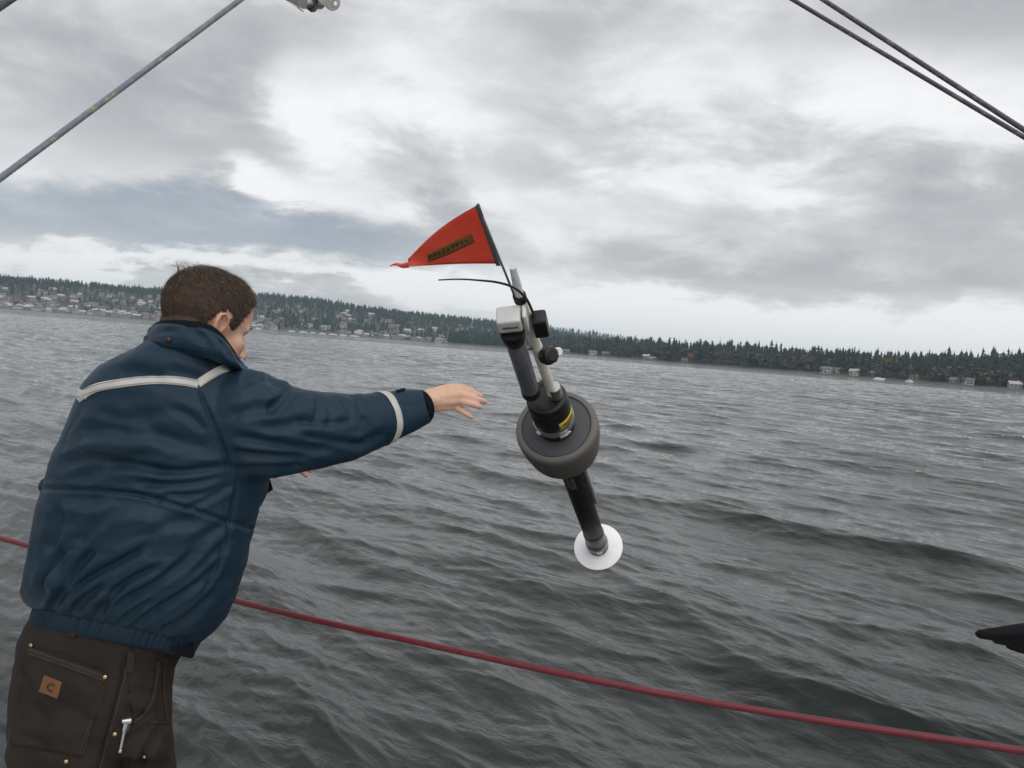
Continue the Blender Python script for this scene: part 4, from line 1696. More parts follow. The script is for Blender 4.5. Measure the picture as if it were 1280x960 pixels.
gb.capsule(gp(1415, 815, D + .06), gp(1560, 845, D + .12), 0.036, 0.040, 16)
gb.capsule(gp(1560, 845, D + .12), gp(1960, 900, D + .02), 0.042, 0.052, 16)
gb.capsule(gp(1960, 900, D + .02), np.array([1.25, 0.35, CAM_H - 0.12]), 0.055, 0.075, 16)
gv, gf = remesh(gb, 0.003, 4)
me = mesh_from("glove", gv, gf)
o = link_mesh("glove", me, M_GLOVE)
tag(o, "black glove and sleeve with pointed fingertips together poking in at the photo's right edge", "glove")
# ------------------------------------------------------------------ the man
man = empty("person", P(118, 800, 1.80) * np.array([1, 1, 0]) + np.array([0, 0, DECK_Z + 0.012]),
            "man in dark blue work jacket and brown trousers, right arm flung out, seen from behind", "person")

# ---- head frame
YAW, PIT = R(54), R(19)
HF = np.array([math.cos(YAW) * math.cos(PIT), math.sin(YAW) * math.cos(PIT), -math.sin(PIT)])
HL = np.array([-math.sin(YAW), math.cos(YAW), 0.0])         # towards his left ear
HU = np.cross(HF, HL)
HC0 = P(256, 408, 1.80)                                      # between the ears


def H(x, y, z):
    return HC0 + HF * x + HL * y + HU * z


def Hax(a, b, c):
    return [HF * a, HL * b, HU * c]


bb = MB()
bb.ellipsoid(H(-0.008, 0, 0.036), Hax(0.098, 0.076, 0.086), 32, 24)        # skull
bb.ellipsoid(H(0.012, 0, 0.050), Hax(0.078, 0.064, 0.072), 28, 20)        # crown
bb.ellipsoid(H(0.020, 0, 0.046), Hax(0.074, 0.069, 0.078), 28, 20)         # forehead
bb.ellipsoid(H(0.040, 0, -0.022), Hax(0.052, 0.060, 0.062), 24, 18)        # face
bb.ellipsoid(H(-0.048, 0, -0.015), Hax(0.040, 0.058, 0.05), 20, 14)        # back of the head into the nape
for s in (-1, 1):
    bb.ellipsoid(H(0.052, s * 0.042, -0.018), Hax(0.028, 0.023, 0.028), 14, 10)   # cheekbones
    bb.ellipsoid(H(0.048, s * 0.035, -0.052), Hax(0.036, 0.026, 0.034), 14, 10)   # cheeks
    bb.capsule(H(0.005, s * 0.060, -0.048), H(0.072, s * 0.026, -0.094), 0.017, 0.017)  # jaw line
    bb.capsule(H(0.084, s * 0.010, 0.024), H(0.066, s * 0.050, 0.022), 0.0125, 0.011)   # brow
    # ear: rim, lobe and shell
    e = lambda x, z, o=0.0: H(x * 0.86 - 0.019, s * (0.077 + o * 0.9), z * 0.86 - 0.008)
    rim = [(0.010, -0.006, .002), (0.016, 0.012, .006), (0.011, 0.030, .010), (-0.004, 0.037, .015), (-0.018, 0.029, .019), (-0.021, 0.010, .018), (-0.014, -0.010, .012), (-0.004, -0.024, .006), (0.003, -0.022, .002)]
    for i in range(len(rim) - 1):
        bb.capsule(e(*rim[i]), e(*rim[i + 1]), 0.0040, 0.0040, 8)
    bb.ellipsoid(e(-0.004, 0.010, 0.001), [(HF * 0.9 + HL * -s * 0.45) * 0.019, HL * s * 0.006, HU * 0.026], 14, 10)
    bb.capsule(e(-0.012, 0.018, .012), e(-0.010, -0.008, .008), 0.0035, 0.003, 8)
# nose, lips, chin
bb.capsule(H(0.092, 0, 0.016), H(0.113, 0, -0.026), 0.0085, 0.0115)
for s in (-1, 1):
    bb.ellipsoid(H(0.102, s * 0.012, -0.031), Hax(0.012, 0.008, 0.009), 10, 8)
bb.ellipsoid(H(0.088, 0, -0.052), Hax(0.015, 0.024, 0.0075), 14, 8)
bb.ellipsoid(H(0.085, 0, -0.065), Hax(0.015, 0.021, 0.008), 14, 8)
bb.ellipsoid(H(0.079, 0, -0.094), Hax(0.021, 0.022, 0.019), 14, 10)
bb.capsule(H(-0.025, 0, -0.04), P(236, 470, 1.80), 0.056, 0.062, 20)        # neck
# ---- core of the body, hidden by the clothes
pelvis = P(128, 800, 1.80)
chest = P(215, 520, 1.81)
bb.capsule(P(236, 470, 1.80), chest, 0.062, 0.10, 18)
bb.capsule(chest, pelvis, 0.10, 0.09, 18)
shR, elR, wrR = P(300, 525, 1.76), P(420, 535, 1.885), P(530, 503, 2.035)
shL, elL, wrL = P(185, 500, 1.99), P(275, 560, 2.20), P(338, 566, 2.36)
bb.capsule(chest, shR, 0.09, 0.055)
bb.capsule(shR, elR, 0.045, 0.030)
bb.capsule(elR, wrR, 0.030, 0.0235)
bb.capsule(chest, shL, 0.09, 0.055)
bb.capsule(shL, elL, 0.052, 0.040)
bb.capsule(elL, wrL, 0.040, 0.027)
dwn = np.array([0, 0, -1.0])
hipR, hipL = P(88, 850, 1.745), P(160, 850, 1.875)
floorz = DECK_Z + 0.012
kneeR = hipR + np.array([0.0, 0.05, -0.42]); footR = np.array([kneeR[0] + .0, kneeR[1] - .03, floorz + 0.11])
kneeL = hipL + np.array([0.03, 0.05, -0.42]); footL = np.array([kneeL[0] + .02, kneeL[1] - .02, floorz + 0.11])
for h, k, f_ in ((hipR, kneeR, footR), (hipL, kneeL, footL)):
    bb.capsule(pelvis, h, 0.09, 0.078)
    bb.capsule(h, k, 0.075, 0.052)
    bb.capsule(k, f_, 0.052, 0.036)
    bb.capsule(f_ + dwn * 0.03, f_ + dwn * 0.05 + np.array([0.12, 0.10, 0]), 0.034, 0.03)


def hand(W, knuck, tips, thumb, rp=0.0135):
    """W wrist; knuck/tips: four fingers index..little; thumb: 4 points"""
    for i, (k, (m, t)) in enumerate(zip(knuck, tips)):
        bb.capsule(W[i], k, rp * 1.15, rp * (0.93, 0.98, 0.92, 0.82)[i], 12)
        r0 = (0.0088, 0.0090, 0.0086, 0.0077)[i]
        bb.capsule(k, m, r0 * 1.12, r0, 12)
        mm = m * 0.42 + t * 0.58
        bb.capsule(m, mm, r0, r0 * 0.93, 12)
        bb.capsule(mm, t, r0 * 0.93, r0 * 0.78, 12)
    for i in range(3):
        bb.capsule((np.array(knuck[i]) * .5 + np.array(W[i]) * .5), (np.array(knuck[i + 1]) * .5 + np.array(W[i + 1]) * .5), rp, rp, 10)
    for i in range(3):
        bb.capsule(thumb[i], thumb[i + 1], (0.0145, 0.0115, 0.0098)[i], (0.0115, 0.0098, 0.0080)[i], 12)


# right hand: back of the hand to the viewer, fingers pointing away to the right, a little spread
wr = [P(535, 494, 2.045), P(535, 499, 2.038), P(535, 504, 2.036), P(536, 508, 2.040)]
kn = [P(572, 487, 2.085), P(573, 493.5, 2.075), P(570.5, 500.5, 2.072), P(566, 507.5, 2.078)]
tp = [(P(588, 489.5, 2.105), P(602, 496, 2.125)), (P(591, 497.5, 2.095), P(606.5, 502, 2.105)),
      (P(587, 504.5, 2.085), P(600.5, 508.5, 2.09)), (P(578, 514.5, 2.085), P(589.5, 521.5, 2.085))]
th = [P(541, 492, 2.06), P(560, 485, 2.105), P(576, 484, 2.14), P(589, 487, 2.165)]
hand(wr, kn, tp, th)
bb.capsule(P(522, 503, 2.025), P(541, 500, 2.045), 0.0235, 0.025, 16)
# left hand, nearly hidden behind the right sleeve
fw = np.array(P(373, 574, 2.46)) - wrL
fw /= np.linalg.norm(fw)
sd_ = np.cross(fw, np.array([0, 0, 1.0])); sd_ /= np.linalg.norm(sd_)
upv = np.cross(sd_, fw)
wl_ = [wrL + fw * 0.02 + upv * 0.010 * q for q in (1.2, .4, -.4, -1.2)]
kl_ = [wrL + fw * 0.085 + upv * 0.0195 * q + sd_ * 0.004 for q in (1.35, .45, -.45, -1.35)]
tl_ = [(k + fw * 0.036 - upv * .006 + sd_ * 0.012, k + fw * (0.066, .072, .066, .054)[i] - upv * .018 + sd_ * 0.022) for i, k in enumerate(kl_)]
tl_h = [wrL + fw * 0.02 + upv * .02, wrL + fw * 0.055 + upv * .045, wrL + fw * 0.085 + upv * .055, wrL + fw * 0.112 + upv * .054]
hand(wl_, kl_, tl_, tl_h)
bv, bf = remesh(bb, 0.0031, 5, 0.5)


def skin_material():
    m = bpy.data.materials.new("skin")
    m.use_nodes = True
    t = NT(m.node_tree)
    pos = t.n('ShaderNodeNewGeometry').outputs['Position']
    n1 = t.noise(pos, 22, 5, 0.6)
    n2 = t.noise(pos, 140, 3, 0.6)
    q = t.m('ADD', t.m('MULTIPLY', n1, 0.7), t.m('MULTIPLY', n2, 0.3))
    red = t.n('ShaderNodeAttribute', None, attribute_name='flush').outputs['Fac']
    c = t.ramp(q, [(0.35, (0.60, 0.355, 0.25)), (0.65, (0.72, 0.46, 0.34))])
    c = t.mix(t.m('MULTIPLY', red, 0.75), c, (0.55, 0.20, 0.15, 1))
    bp = t.n('ShaderNodeBump', {'Height': n2, 'Strength': 0.15, 'Distance': 0.0015}).outputs[0]
    bs = t.n('ShaderNodeBsdfPrincipled', {'Base Color': c, 'Roughness': 0.5, 'Normal': bp, 'Subsurface Weight': 0.12,
                                          'Subsurface Radius': (0.012, 0.005, 0.003), 'Subsurface Scale': 0.6})
    t.n('ShaderNodeOutputMaterial', {0: bs.outputs[0]})
    return m


M_SKIN = skin_material()
hl = (bv - HC0) @ np.stack([HF, HL, HU], 1)          # head coordinates of every body vertex
# even out the joins of cheek, brow and jaw, not the ears or the nose
fa0 = np.array([q if len(q) == 4 else (q[0], q[1], q[2], q[2]) for q in bf])
fm = np.clip((hl[:, 0] - 0.012) / 0.02, 0, 1) * np.clip((0.104 - hl[:, 0]) / 0.01, 0, 1) * (np.abs(hl[:, 2]) < 0.11) * (np.abs(hl[:, 1]) < 0.085)
for it in range(26):
    acc = np.zeros_like(bv); cnt = np.zeros(len(bv))
    for k in range(4):
        a_, b__ = fa0[:, k], fa0[:, (k + 1) % 4]
        np.add.at(acc, a_, bv[b__]); np.add.at(cnt, a_, 1)
        np.add.at(acc, b__, bv[a_]); np.add.at(cnt, b__, 1)
    bv = bv + (acc / np.maximum(cnt, 1)[:, None] - bv) * (0.55 * fm)[:, None]
# eye sockets
for s in (-1, 1):
    d = np.sqrt((hl[:, 0] - 0.088) ** 2 + (hl[:, 1] - s * 0.031) ** 2 + ((hl[:, 2] - 0.008) * 1.2) ** 2)
    bv -= HF * (0.008 * np.exp(-(d / 0.014) ** 2))[:, None]
flush = np.zeros(len(bv))
flush += np.exp(-((hl[:, 0] + 0.014) ** 2 + (np.abs(hl[:, 1]) - 0.09) ** 2 + (hl[:, 2] - 0.008) ** 2) / 0.024 ** 2) * 0.8
flush += np.exp(-((hl[:, 0] - 0.075) ** 2 + (np.abs(hl[:, 1]) - 0.045) ** 2 + (hl[:, 2] + 0.03) ** 2) / 0.026 ** 2) * 0.55
flush += np.exp(-((hl[:, 0] - 0.1) ** 2 + (hl[:, 1]) ** 2 + (hl[:, 2] + 0.058) ** 2) / 0.022 ** 2) * 0.7
for q in tp:
    flush += 0.35 * np.exp(-np.sum((bv - q[1]) ** 2, 1) / 0.015 ** 2)
for q in tl_:
    flush += 0.6 * np.exp(-np.sum((bv - q[1]) ** 2, 1) / 0.04 ** 2)
me = mesh_from("body", bv, bf)
at = me.attributes.new('flush', 'FLOAT', 'POINT')
at.data.foreach_set('value', np.clip(flush, 0, 1).astype(np.float32))
body = link_mesh("body", me, M_SKIN, man)

# eyes, brows, nails
M_EYE = mat_basic("eye_white", (0.7, 0.68, 0.65), 0.15)
M_BROWH = mat_basic("brow_hair", (0.06, 0.038, 0.025), 0.8, 0.3, 300)
for s in (-1, 1):
    MB().ellipsoid(H(0.0700, s * 0.031, 0.006), Hax(0.0115, 0.0115, 0.0105), 14, 10).build("eye", M_EYE, man)
    b = MB()
    bs_ = Surf(bv, bf) if s == -1 else bs_
    for k in range(26):
        t = k / 25
        a = H(0.0965 - 0.022 * t ** 1.6, s * (0.013 + 0.040 * t), 0.027 + 0.004 * math.sin(t * 3))
        a = np.array(bs_.bvh.find_nearest(Vector(a))[0])
        b.capsule(a, a + HF * 0.0012 + HL * s * 0.006 + HU * random.uniform(-.001, .003), 0.0011, 0.0004, 5)
    b.build("eyebrow", M_BROWH, man)
M_NAIL = mat_basic("nail", (0.55, 0.33, 0.26), 0.35)
for i, (m_, t_) in enumerate(tp):
    d = (t_ - m_) / np.linalg.norm(t_ - m_)
    vd = (CC - t_) / np.linalg.norm(CC - t_)
    vd = vd - d * (vd @ d); vd /= np.linalg.norm(vd)
    MB().ellipsoid(t_ - d * 0.003 + vd * 0.0052, [d * 0.0055, np.cross(d, vd) * 0.0045, vd * 0.0012], 10, 6).build("fingernail", M_NAIL, man)

# ---- hair: a thin cap grown from the scalp, then single short hairs over it
hl = (bv - HC0) @ np.stack([HF, HL, HU], 1)


def hair_amount(q):
    """1 inside the hair, 0 outside; q in head coordinates"""
    x, y, z = q[:, 0], np.abs(q[:, 1]), q[:, 2]
    # lower edge of the hair as a height over the head from nape to forehead
    xs = [-0.12, -0.075, -0.056, -0.044, -0.038, -0.030, -0.014, 0.000, 0.008, 0.020, 0.027, 0.040, 0.056, 0.070, 0.083, 0.10]
    zs = [-0.045, -0.045, -0.040, -0.026, -0.004, 0.022, 0.036, 0.032, 0.004, 0.000, 0.010, 0.046, 0.072, 0.082, 0.091, 0.095]
    lim = np.interp(x, xs, zs)
    lim = lim + 0.004 * vnoise(q * 160, 5)
    return np.clip((z - lim) / 0.008, 0, 1) * (np.abs(q).max(1) < 0.16)


fa = np.array([q if len(q) == 4 else (q[0], q[1], q[2], q[2]) for q in bf])
cen = bv[fa].mean(1)
hc_ = (cen - HC0) @ np.stack([HF, HL, HU], 1)
sel = np.where(hair_amount(hc_) > 0.02)[0]
bn = normals(bv, bf)
# ears stick out of the skull: leave them bald
rad_ = np.abs(hc_[:, 1])
ear = (np.abs(hc_[:, 0] + 0.022) < 0.028) & (hc_[:, 2] < 0.034) & (rad_ > 0.074)
sel = np.array([i for i in sel if not ear[i]])
used = np.unique(fa[sel])
remap = -np.ones(len(bv), int)
remap[used] = np.arange(len(used))
am = hair_amount(hl[used])
nv_ = vnoise(hl[used] * np.array([70, 70, 45]), 3)
topk = np.clip(hl[used][:, 2] / 0.12, 0, 1)
hv = bv[used] + bn[used] * (-0.002 + am * (0.0045 + 0.0045 * topk + 0.0006 * nv_))[:, None]
hface = [tuple(remap[j] for j in bf[i]) for i in sel]


def hair_material():
    m = bpy.data.materials.new("hair_brown")
    m.use_nodes = True
    t = NT(m.node_tree)
    pos = t.n('ShaderNodeNewGeometry').outputs['Position']
    n1 = t.noise(pos, 60, 4, 0.65)
    n2 = t.noise(pos, 420, 2, 0.6)
    q = t.m('ADD', t.m('MULTIPLY', n1, 0.55), t.m('MULTIPLY', n2, 0.45))
    c = t.ramp(q, [(0.36, (0.045, 0.030, 0.021)), (0.52, (0.076, 0.051, 0.036)), (0.68, (0.130, 0.090, 0.064))])
    bs = t.n('ShaderNodeBsdfPrincipled', {'Base Color': c, 'Roughness': 0.6, 'Specular IOR Level': 0.22})
    t.n('ShaderNodeOutputMaterial', {0: bs.outputs[0]})
    return m


M_HAIR = hair_material()
hair = link_mesh("hair", mesh_from("hair", hv, hface), M_HAIR, man)
# hairs
crown = np.array([-0.075, 0.0, 0.115])
hq = (hv - HC0) @ np.stack([HF, HL, HU], 1)
hfa = np.array([q if len(q) == 4 else (q[0], q[1], q[2], q[2]) for q in hface])
hn = normals(hv, hface)
NH = 15000
pick = RNG.integers(0, len(hfa), NH)
wt = RNG.random((NH, 2))
q0 = hv[hfa[pick]]
pos = (q0[:, 0] * (1 - wt[:, :1]) + q0[:, 1] * wt[:, :1]) * (1 - wt[:, 1:]) + (q0[:, 3] * (1 - wt[:, :1]) + q0[:, 2] * wt[:, :1]) * wt[:, 1:]
nn = hn[hfa[pick][:, 0]]
loc = (pos - HC0) @ np.stack([HF, HL, HU], 1)
flow = loc - crown
flow[:, 0] += 0.03
flow[:, 2] -= 0.02
flow = flow @ np.stack([HF, HL, HU])
flow -= nn * np.sum(flow * nn, 1, keepdims=True)
flow /= np.linalg.norm(flow, axis=1, keepdims=True) + 1e-9
flow += 0.16 * RNG.normal(size=(NH, 3))
ln = (0.011 + 0.010 * np.clip(loc[:, 2] / 0.1, 0, 1)) * RNG.uniform(0.6, 1.3, NH)
ln *= np.clip(hair_amount(loc), 0.35, 1)
d1 = flow * 0.9 + nn * RNG.uniform(0.0, 0.16, (NH, 1))
d1 /= np.linalg.norm(d1, axis=1, keepdims=True)
d2 = d1 - nn * 0.25
side = np.cross(d1, nn)
side /= np.linalg.norm(side, axis=1, keepdims=True) + 1e-9
wd_ = 0.00055
pb_ = pos - nn * 0.001
pm_ = pos + d1 * (ln * 0.55)[:, None]
pt_ = pm_ + d2 * (ln * 0.5)[:, None]
V = np.stack([pb_ - side * wd_, pb_ + side * wd_, pm_ + side * wd_ * .8, pm_ - side * wd_ * .8, pt_], 1).reshape(-1, 3)
F = []
for i in range(NH):
    a = i * 5
    F += [(a, a + 1, a + 2, a + 3), (a + 3, a + 2, a + 4)]
strands = link_mesh("hair_strand", mesh_from("hair_strand", V, F, False), M_HAIR, hair)
strands['kind'] = 'stuff'
# the tuft standing up at the crown
b = MB()
for k in range(16):
    s0 = P(random.uniform(222, 236), random.uniform(333, 343), 1.76 + random.uniform(-.02, .02))
    b.tube([s0 - np.array([0, 0, 0.008]), s0 + np.array([random.uniform(-.006, .001), 0, 0.008]), s0 + np.array([random.uniform(-.018, -.002), 0, random.uniform(.009, .015)])], [0.0005, 0.0004, 0.0002], 4)
b.build("hair_tuft", M_HAIR, hair)

# ------------------------------------------------------------------ jacket
TH = np.linspace(0, 2 * math.pi, 56, endpoint=False)
VIEW = np.array([0.0, 1.0, 0.0])


def ring(l, r, d, hd, ex=2.3, dl=0.0):
    """loop round the body whose outline is at photo pixels l and r; d = distance of its middle, hd = half depth,
    dl = how much nearer the left end is"""
    a, c = P(l[0], l[1], d - dl), P(r[0], r[1], d + dl)
    m = (a + c) / 2
    ax = (c - a) / 2
    vw = (m - CC) / np.linalg.norm(m - CC)          # the body leans: loops rise towards his back
    v = vw - ax * (vw @ ax) / (ax @ ax)
    v = v / np.linalg.norm(v) * hd
    out = []
    for t in TH:
        ct, st = math.cos(t), math.sin(t)
        out.append(m + ax * math.copysign(abs(ct) ** (2 / ex), ct) + v * math.copysign(abs(st) ** (2 / ex), st))
    return out


jb = MB()
torso = [((200, 421), (294, 443), 1.80, .100), ((184, 432), (304, 456), 1.80, .122), ((160, 443), (312, 470), 1.805, .138),
         ((136, 456), (322, 492), 1.81, .143), ((117, 480), (332, 520), 1.81, .158), ((104, 510), (336, 548), 1.81, .166), ((91, 540), (336, 575), 1.81, .170),
         ((80, 570), (334, 594), 1.81, .172), ((69, 602), (326, 620), 1.81, .172), ((59, 632), (318, 645), 1.805, .172), ((54, 665), (309, 677), 1.80, .174),
         ((50, 695), (302, 708), 1.80, .176), ((43, 722), (292, 738), 1.80, .175), ((38, 742), (280, 768), 1.80, .168), ((42, 755), (264, 790), 1.80, .155), ((50, 763), (246, 806), 1.80, .138)]
jb.loft([ring(l, r, d, hd) for l, r, d, hd in torso])
arm = [((262, 475), (275, 588), 1.755, .085), ((300, 459), (306, 597), 1.755, .092), ((335, 464), (342, 600), 1.775, .092), ((366, 482), (378, 591), 1.81, .085),
       ((400, 490), (414, 582), 1.855, .080), ((432, 493), (448, 573), 1.90, .075), ((460, 492.5), (476, 561), 1.945, .066), ((485, 489), (500, 550), 1.98, .059),
       ((506, 486), (520, 539), 2.012, .053), ((524, 487), (533, 530), 2.035, .046), ((530, 486), (540, 527), 2.047, .046)]
jb.loft([ring(l, r, d, hd, 2.1) for l, r, d, hd in arm])
jb.capsule(P(190, 500, 1.97), P(275, 558, 2.19), 0.088, 0.064, 18)
jb.capsule(P(275, 558, 2.19), P(330, 562, 2.335), 0.064, 0.050, 18)
jv, jf = remesh(jb, 0.0047, 14, 0.5)


FOLD_GAIN = 1.45


def apply_folds(v, f, folds, centre_clear=0.15):
    """press folds (photo polylines, width px, depth m; negative = crease, positive = ridge) into the side facing the lens"""
    n = normals(v, f)
    px, py, z = proj(v)
    toward = -np.sum(n * ((v - CC) / np.linalg.norm(v - CC, axis=1, keepdims=True)), 1)
    face = np.clip((toward + 0.15) / 0.35, 0, 1)
    disp = np.zeros(len(v))
    for line, wdt, amp in folds:
        ns = max(24, int(np.linalg.norm(np.diff(np.array(line, float), axis=0), axis=1).sum() / 1.5))
        c = catmull(line, ns)
        box = (px > c[:, 0].min() - 4 * wdt) & (px < c[:, 0].max() + 4 * wdt) & (py > c[:, 1].min() - 4 * wdt) & (py < c[:, 1].max() + 4 * wdt)
        ii = np.where(box)[0]
        if not len(ii):
            continue
        q = np.stack([px[ii], py[ii]], 1)
        d2 = ((q[:, None, :] - c[None]) ** 2).sum(2)
        k = d2.argmin(1)
        t = k / (ns - 1.0)
        taper = np.clip(np.minimum(t, 1 - t) * 5 + 0.25, 0, 1)
        e = np.sqrt(d2.min(1)) / wdt
        # a crease with soft shoulders
        prof = np.exp(-e ** 2) - 0.30 * np.exp(-((e - 1.7) / 0.9) ** 2)
        disp[ii] += amp * prof * taper * face[ii]
    return v + n * (FOLD_GAIN * disp)[:, None]


C = -0.0075
folds = [
    # quilted seam across the back, and the side and armhole seams
    ([(50, 611), (110, 612), (165, 617), (215, 629), (262, 644), (316, 662)], 3.0, -0.0060),
    ([(247, 486), (258, 510), (270, 540), (281, 568), (288, 592)], 3.0, -0.0038),
    ([(296, 602), (290, 640), (281, 684), (266, 722), (248, 745)], 3.0, -0.004),
    # long drag folds of the lower back, lower left to upper right
    ([(46, 752), (60, 715), (80, 684)], 5, -0.009), ([(64, 764), (84, 726), (118, 686)], 6, -0.009), ([(76, 748), (112, 722), (146, 704), (186, 682)], 6, -0.009), ([(92, 768), (104, 750), (128, 732)], 5, -0.007),
    ([(118, 774), (144, 740), (168, 722), (200, 708)], 5, -0.008), ([(140, 760), (180, 738), (225, 708), (252, 684)], 6, -0.007), ([(166, 784), (208, 756), (250, 728), (278, 700)], 5, -0.007), ([(150, 780), (172, 762), (190, 752)], 4, -0.005),
    ([(200, 792), (238, 770), (268, 742)], 5, -0.006), ([(36, 745), (50, 728), (58, 700)], 5, -0.006), ([(60, 690), (68, 660), (74, 635)], 7, -0.006), ([(95, 680), (120, 655), (150, 635)], 8, -0.006),
    ([(175, 672), (215, 655), (245, 650)], 8, -0.005), ([(230, 690), (262, 668), (290, 650)], 7, -0.005), ([(240, 720), (272, 690), (292, 668)], 6, -0.004),
    # chest height: soft horizontal pulls towards the raised arm
    ([(140, 581), (180, 584), (215, 590), (255, 588), (285, 584)], 6, -0.008), ([(92, 600), (120, 588), (160, 574), (200, 566)], 8, -0.006), ([(78, 580), (110, 572), (140, 574)], 7, -0.006),
    ([(170, 603), (205, 606), (245, 603), (285, 595)], 5, -0.007), ([(205, 618), (250, 618), (288, 602)], 5, -0.005), ([(230, 636), (265, 622), (292, 606)], 4, -0.005),
    ([(100, 540), (130, 536), (165, 545)], 9, -0.005), ([(190, 540), (225, 552), (262, 560)], 9, -0.005), ([(120, 515), (150, 522), (190, 520)], 8, -0.004), ([(215, 510), (240, 522), (255, 540)], 6, -0.004),
    ([(150, 470), (175, 468), (205, 475)], 9, -0.004), ([(210, 462), (235, 468), (250, 474)], 7, -0.003), ([(75, 635), (110, 640), (150, 633)], 9, 0.005),
    ([(110, 655), (170, 648), (220, 668)], 14, 0.006), ([(100, 560), (160, 556), (220, 572)], 12, 0.006), ([(60, 720), (75, 735)], 10, 0.006), ([(120, 745), (150, 752)], 9, 0.005),
    # shoulder and upper sleeve
    ([(300, 478), (322, 470), (340, 476), (352, 492)], 6, -0.006), ([(335, 462), (346, 474), (356, 484)], 4, -0.008), ([(362, 484), (352, 500), (336, 512)], 5, -0.006),
    ([(285, 520), (320, 512), (350, 512)], 8, -0.005), ([(290, 545), (330, 552), (375, 560), (420, 562)], 6, -0.007), ([(292, 566), (340, 570), (385, 573)], 5, -0.007),
    ([(300, 585), (340, 585), (380, 582)], 5, -0.005), ([(325, 535), (365, 530), (400, 520)], 7, -0.004), ([(395, 495), (398, 515), (392, 535)], 5, -0.004),
    # elbow crumple
    ([(396, 500), (412, 516), (410, 532)], 5, -0.0035), ([(425, 500), (436, 514), (438, 530)], 5, -0.003), ([(372, 524), (405, 530), (440, 526)], 5, -0.0035), ([(438, 494), (447, 503), (450, 512)], 4, -0.004),
    ([(452, 520), (462, 536), (460, 552)], 5, -0.0035), ([(436, 562), (462, 552), (478, 540)], 6, -0.005), ([(380, 545), (420, 552), (455, 556)], 5, -0.005),
    
]
jv = apply_folds(jv, jf, folds)
# loose random rumples everywhere, small and drawn out sideways
jn = normals(jv, jf)
rum = 0.0032 * vnoise(jv * np.array([8, 8, 18]), 21) + 0.0016 * vnoise(jv * np.array([17, 17, 34]) + 7, 22) + 0.0004 * vnoise(jv * 60, 23)
rid = -0.0018 * np.clip(1 - np.abs(vnoise(jv * np.array([8, 8, 16]) + 31, 24)) * 5, 0, 1)
jv = jv + jn * (rum + rid)[:, None]


def nylon_material(name, a, b_, rough=0.5):
    m = bpy.data.materials.new(name)
    m.use_nodes = True
    t = NT(m.node_tree)
    pos = t.n('ShaderNodeNewGeometry').outputs['Position']
    n1 = t.noise(pos, 6, 6, 0.65)
    n2 = t.noise(pos, 45, 4, 0.6)
    st = t.n('ShaderNodeMapping', {'Vector': pos, 'Scale': (14, 14, 40)}).outputs[0]
    n3 = t.noise(st, 1.0, 5, 0.6, 0.8)
    q = t.m('ADD', t.m('MULTIPLY', n1, 0.65), t.m('MULTIPLY', n2, 0.35))
    c = t.ramp(q, [(0.32, a), (0.68, b_)])
    st2 = t.n('ShaderNodeMapping', {'Vector': pos, 'Scale': (10, 10, 26), 'Rotation': (0.3, 0.5, 0)}).outputs[0]
    n5 = t.m('ABSOLUTE', t.m('SUBTRACT', t.noise(st2, 1.0, 3, 0.5, 1.2), 0.5))       # sharp little creases
    crease = t.m('MULTIPLY', t.m('MINIMUM', n5, 0.06), 2.0)
    weave = t.noise(pos, 900, 2, 0.5)
    h = t.m('ADD', t.m('MULTIPLY', n3, 0.7), t.m('ADD', t.m('MULTIPLY', n2, 0.3), t.m('ADD', crease, t.m('MULTIPLY', weave, 0.02))))
    bp = t.n('ShaderNodeBump', {'Height': h, 'Strength': 0.20, 'Distance': 0.006}).outputs[0]
    bs = t.n('ShaderNodeBsdfPrincipled', {'Base Color': c, 'Roughness': t.m('MULTIPLY_ADD', n1, 0.2, rough - .1), 'Normal': bp,
                                          'Specular IOR Level': 0.22})
    t.n('ShaderNodeOutputMaterial', {0: bs.outputs[0]})
    return m


M_NYLON = nylon_material("jacket_nylon", (0.0080, 0.0245, 0.043), (0.0125, 0.036, 0.062))
M_NYLONB = nylon_material("waistband_knit", (0.008, 0.021, 0.037), (0.012, 0.030, 0.050), 0.65)
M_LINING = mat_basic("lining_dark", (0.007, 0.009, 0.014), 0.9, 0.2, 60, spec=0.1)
M_REFL = mat_basic("reflective_tape", (0.50, 0.49, 0.46), 0.45, 0.10, 30, bump=0.1, bscale=500)
M_TAPE_EDGE = mat_basic("tape_edge", (0.27, 0.26, 0.24), 0.6)
M_THREAD = mat_basic("seam_thread", (0.008, 0.020, 0.036), 0.7)
jacket = link_mesh("jacket", mesh_from("jacket", jv, jf), M_NYLON, man)
JS = Surf(jv, jf)

# reflective tapes
b = strip(JS, [(97, 499), (105, 493.2), (122, 484.5), (150, 479.5), (180, 476), (205, 475.2), (228, 477), (248, 480.5)], 10.5, 44, 0.0006, 0.0012, 1.75)
b.build("reflective_stripe", M_REFL, jacket)
b = strip(JS, [(247.5, 480), (262, 470), (278, 461.5), (297, 456)], 10.5, 18, 0.0006, 0.0012, 1.7)
b.build("reflective_stripe", M_REFL, jacket)
for off in (-3.6, 3.6):
    b = strip(JS, [(104, 491 + off), (122, 484.5 + off), (150, 479.5 + off), (180, 476 + off), (205, 475.2 + off), (228, 477 + off), (247, 480.5 + off)], 0.9, 40, 0.0018, 0.0004, 1.75, 1)
    b.build("stripe_stitching", M_TAPE_EDGE, jacket)
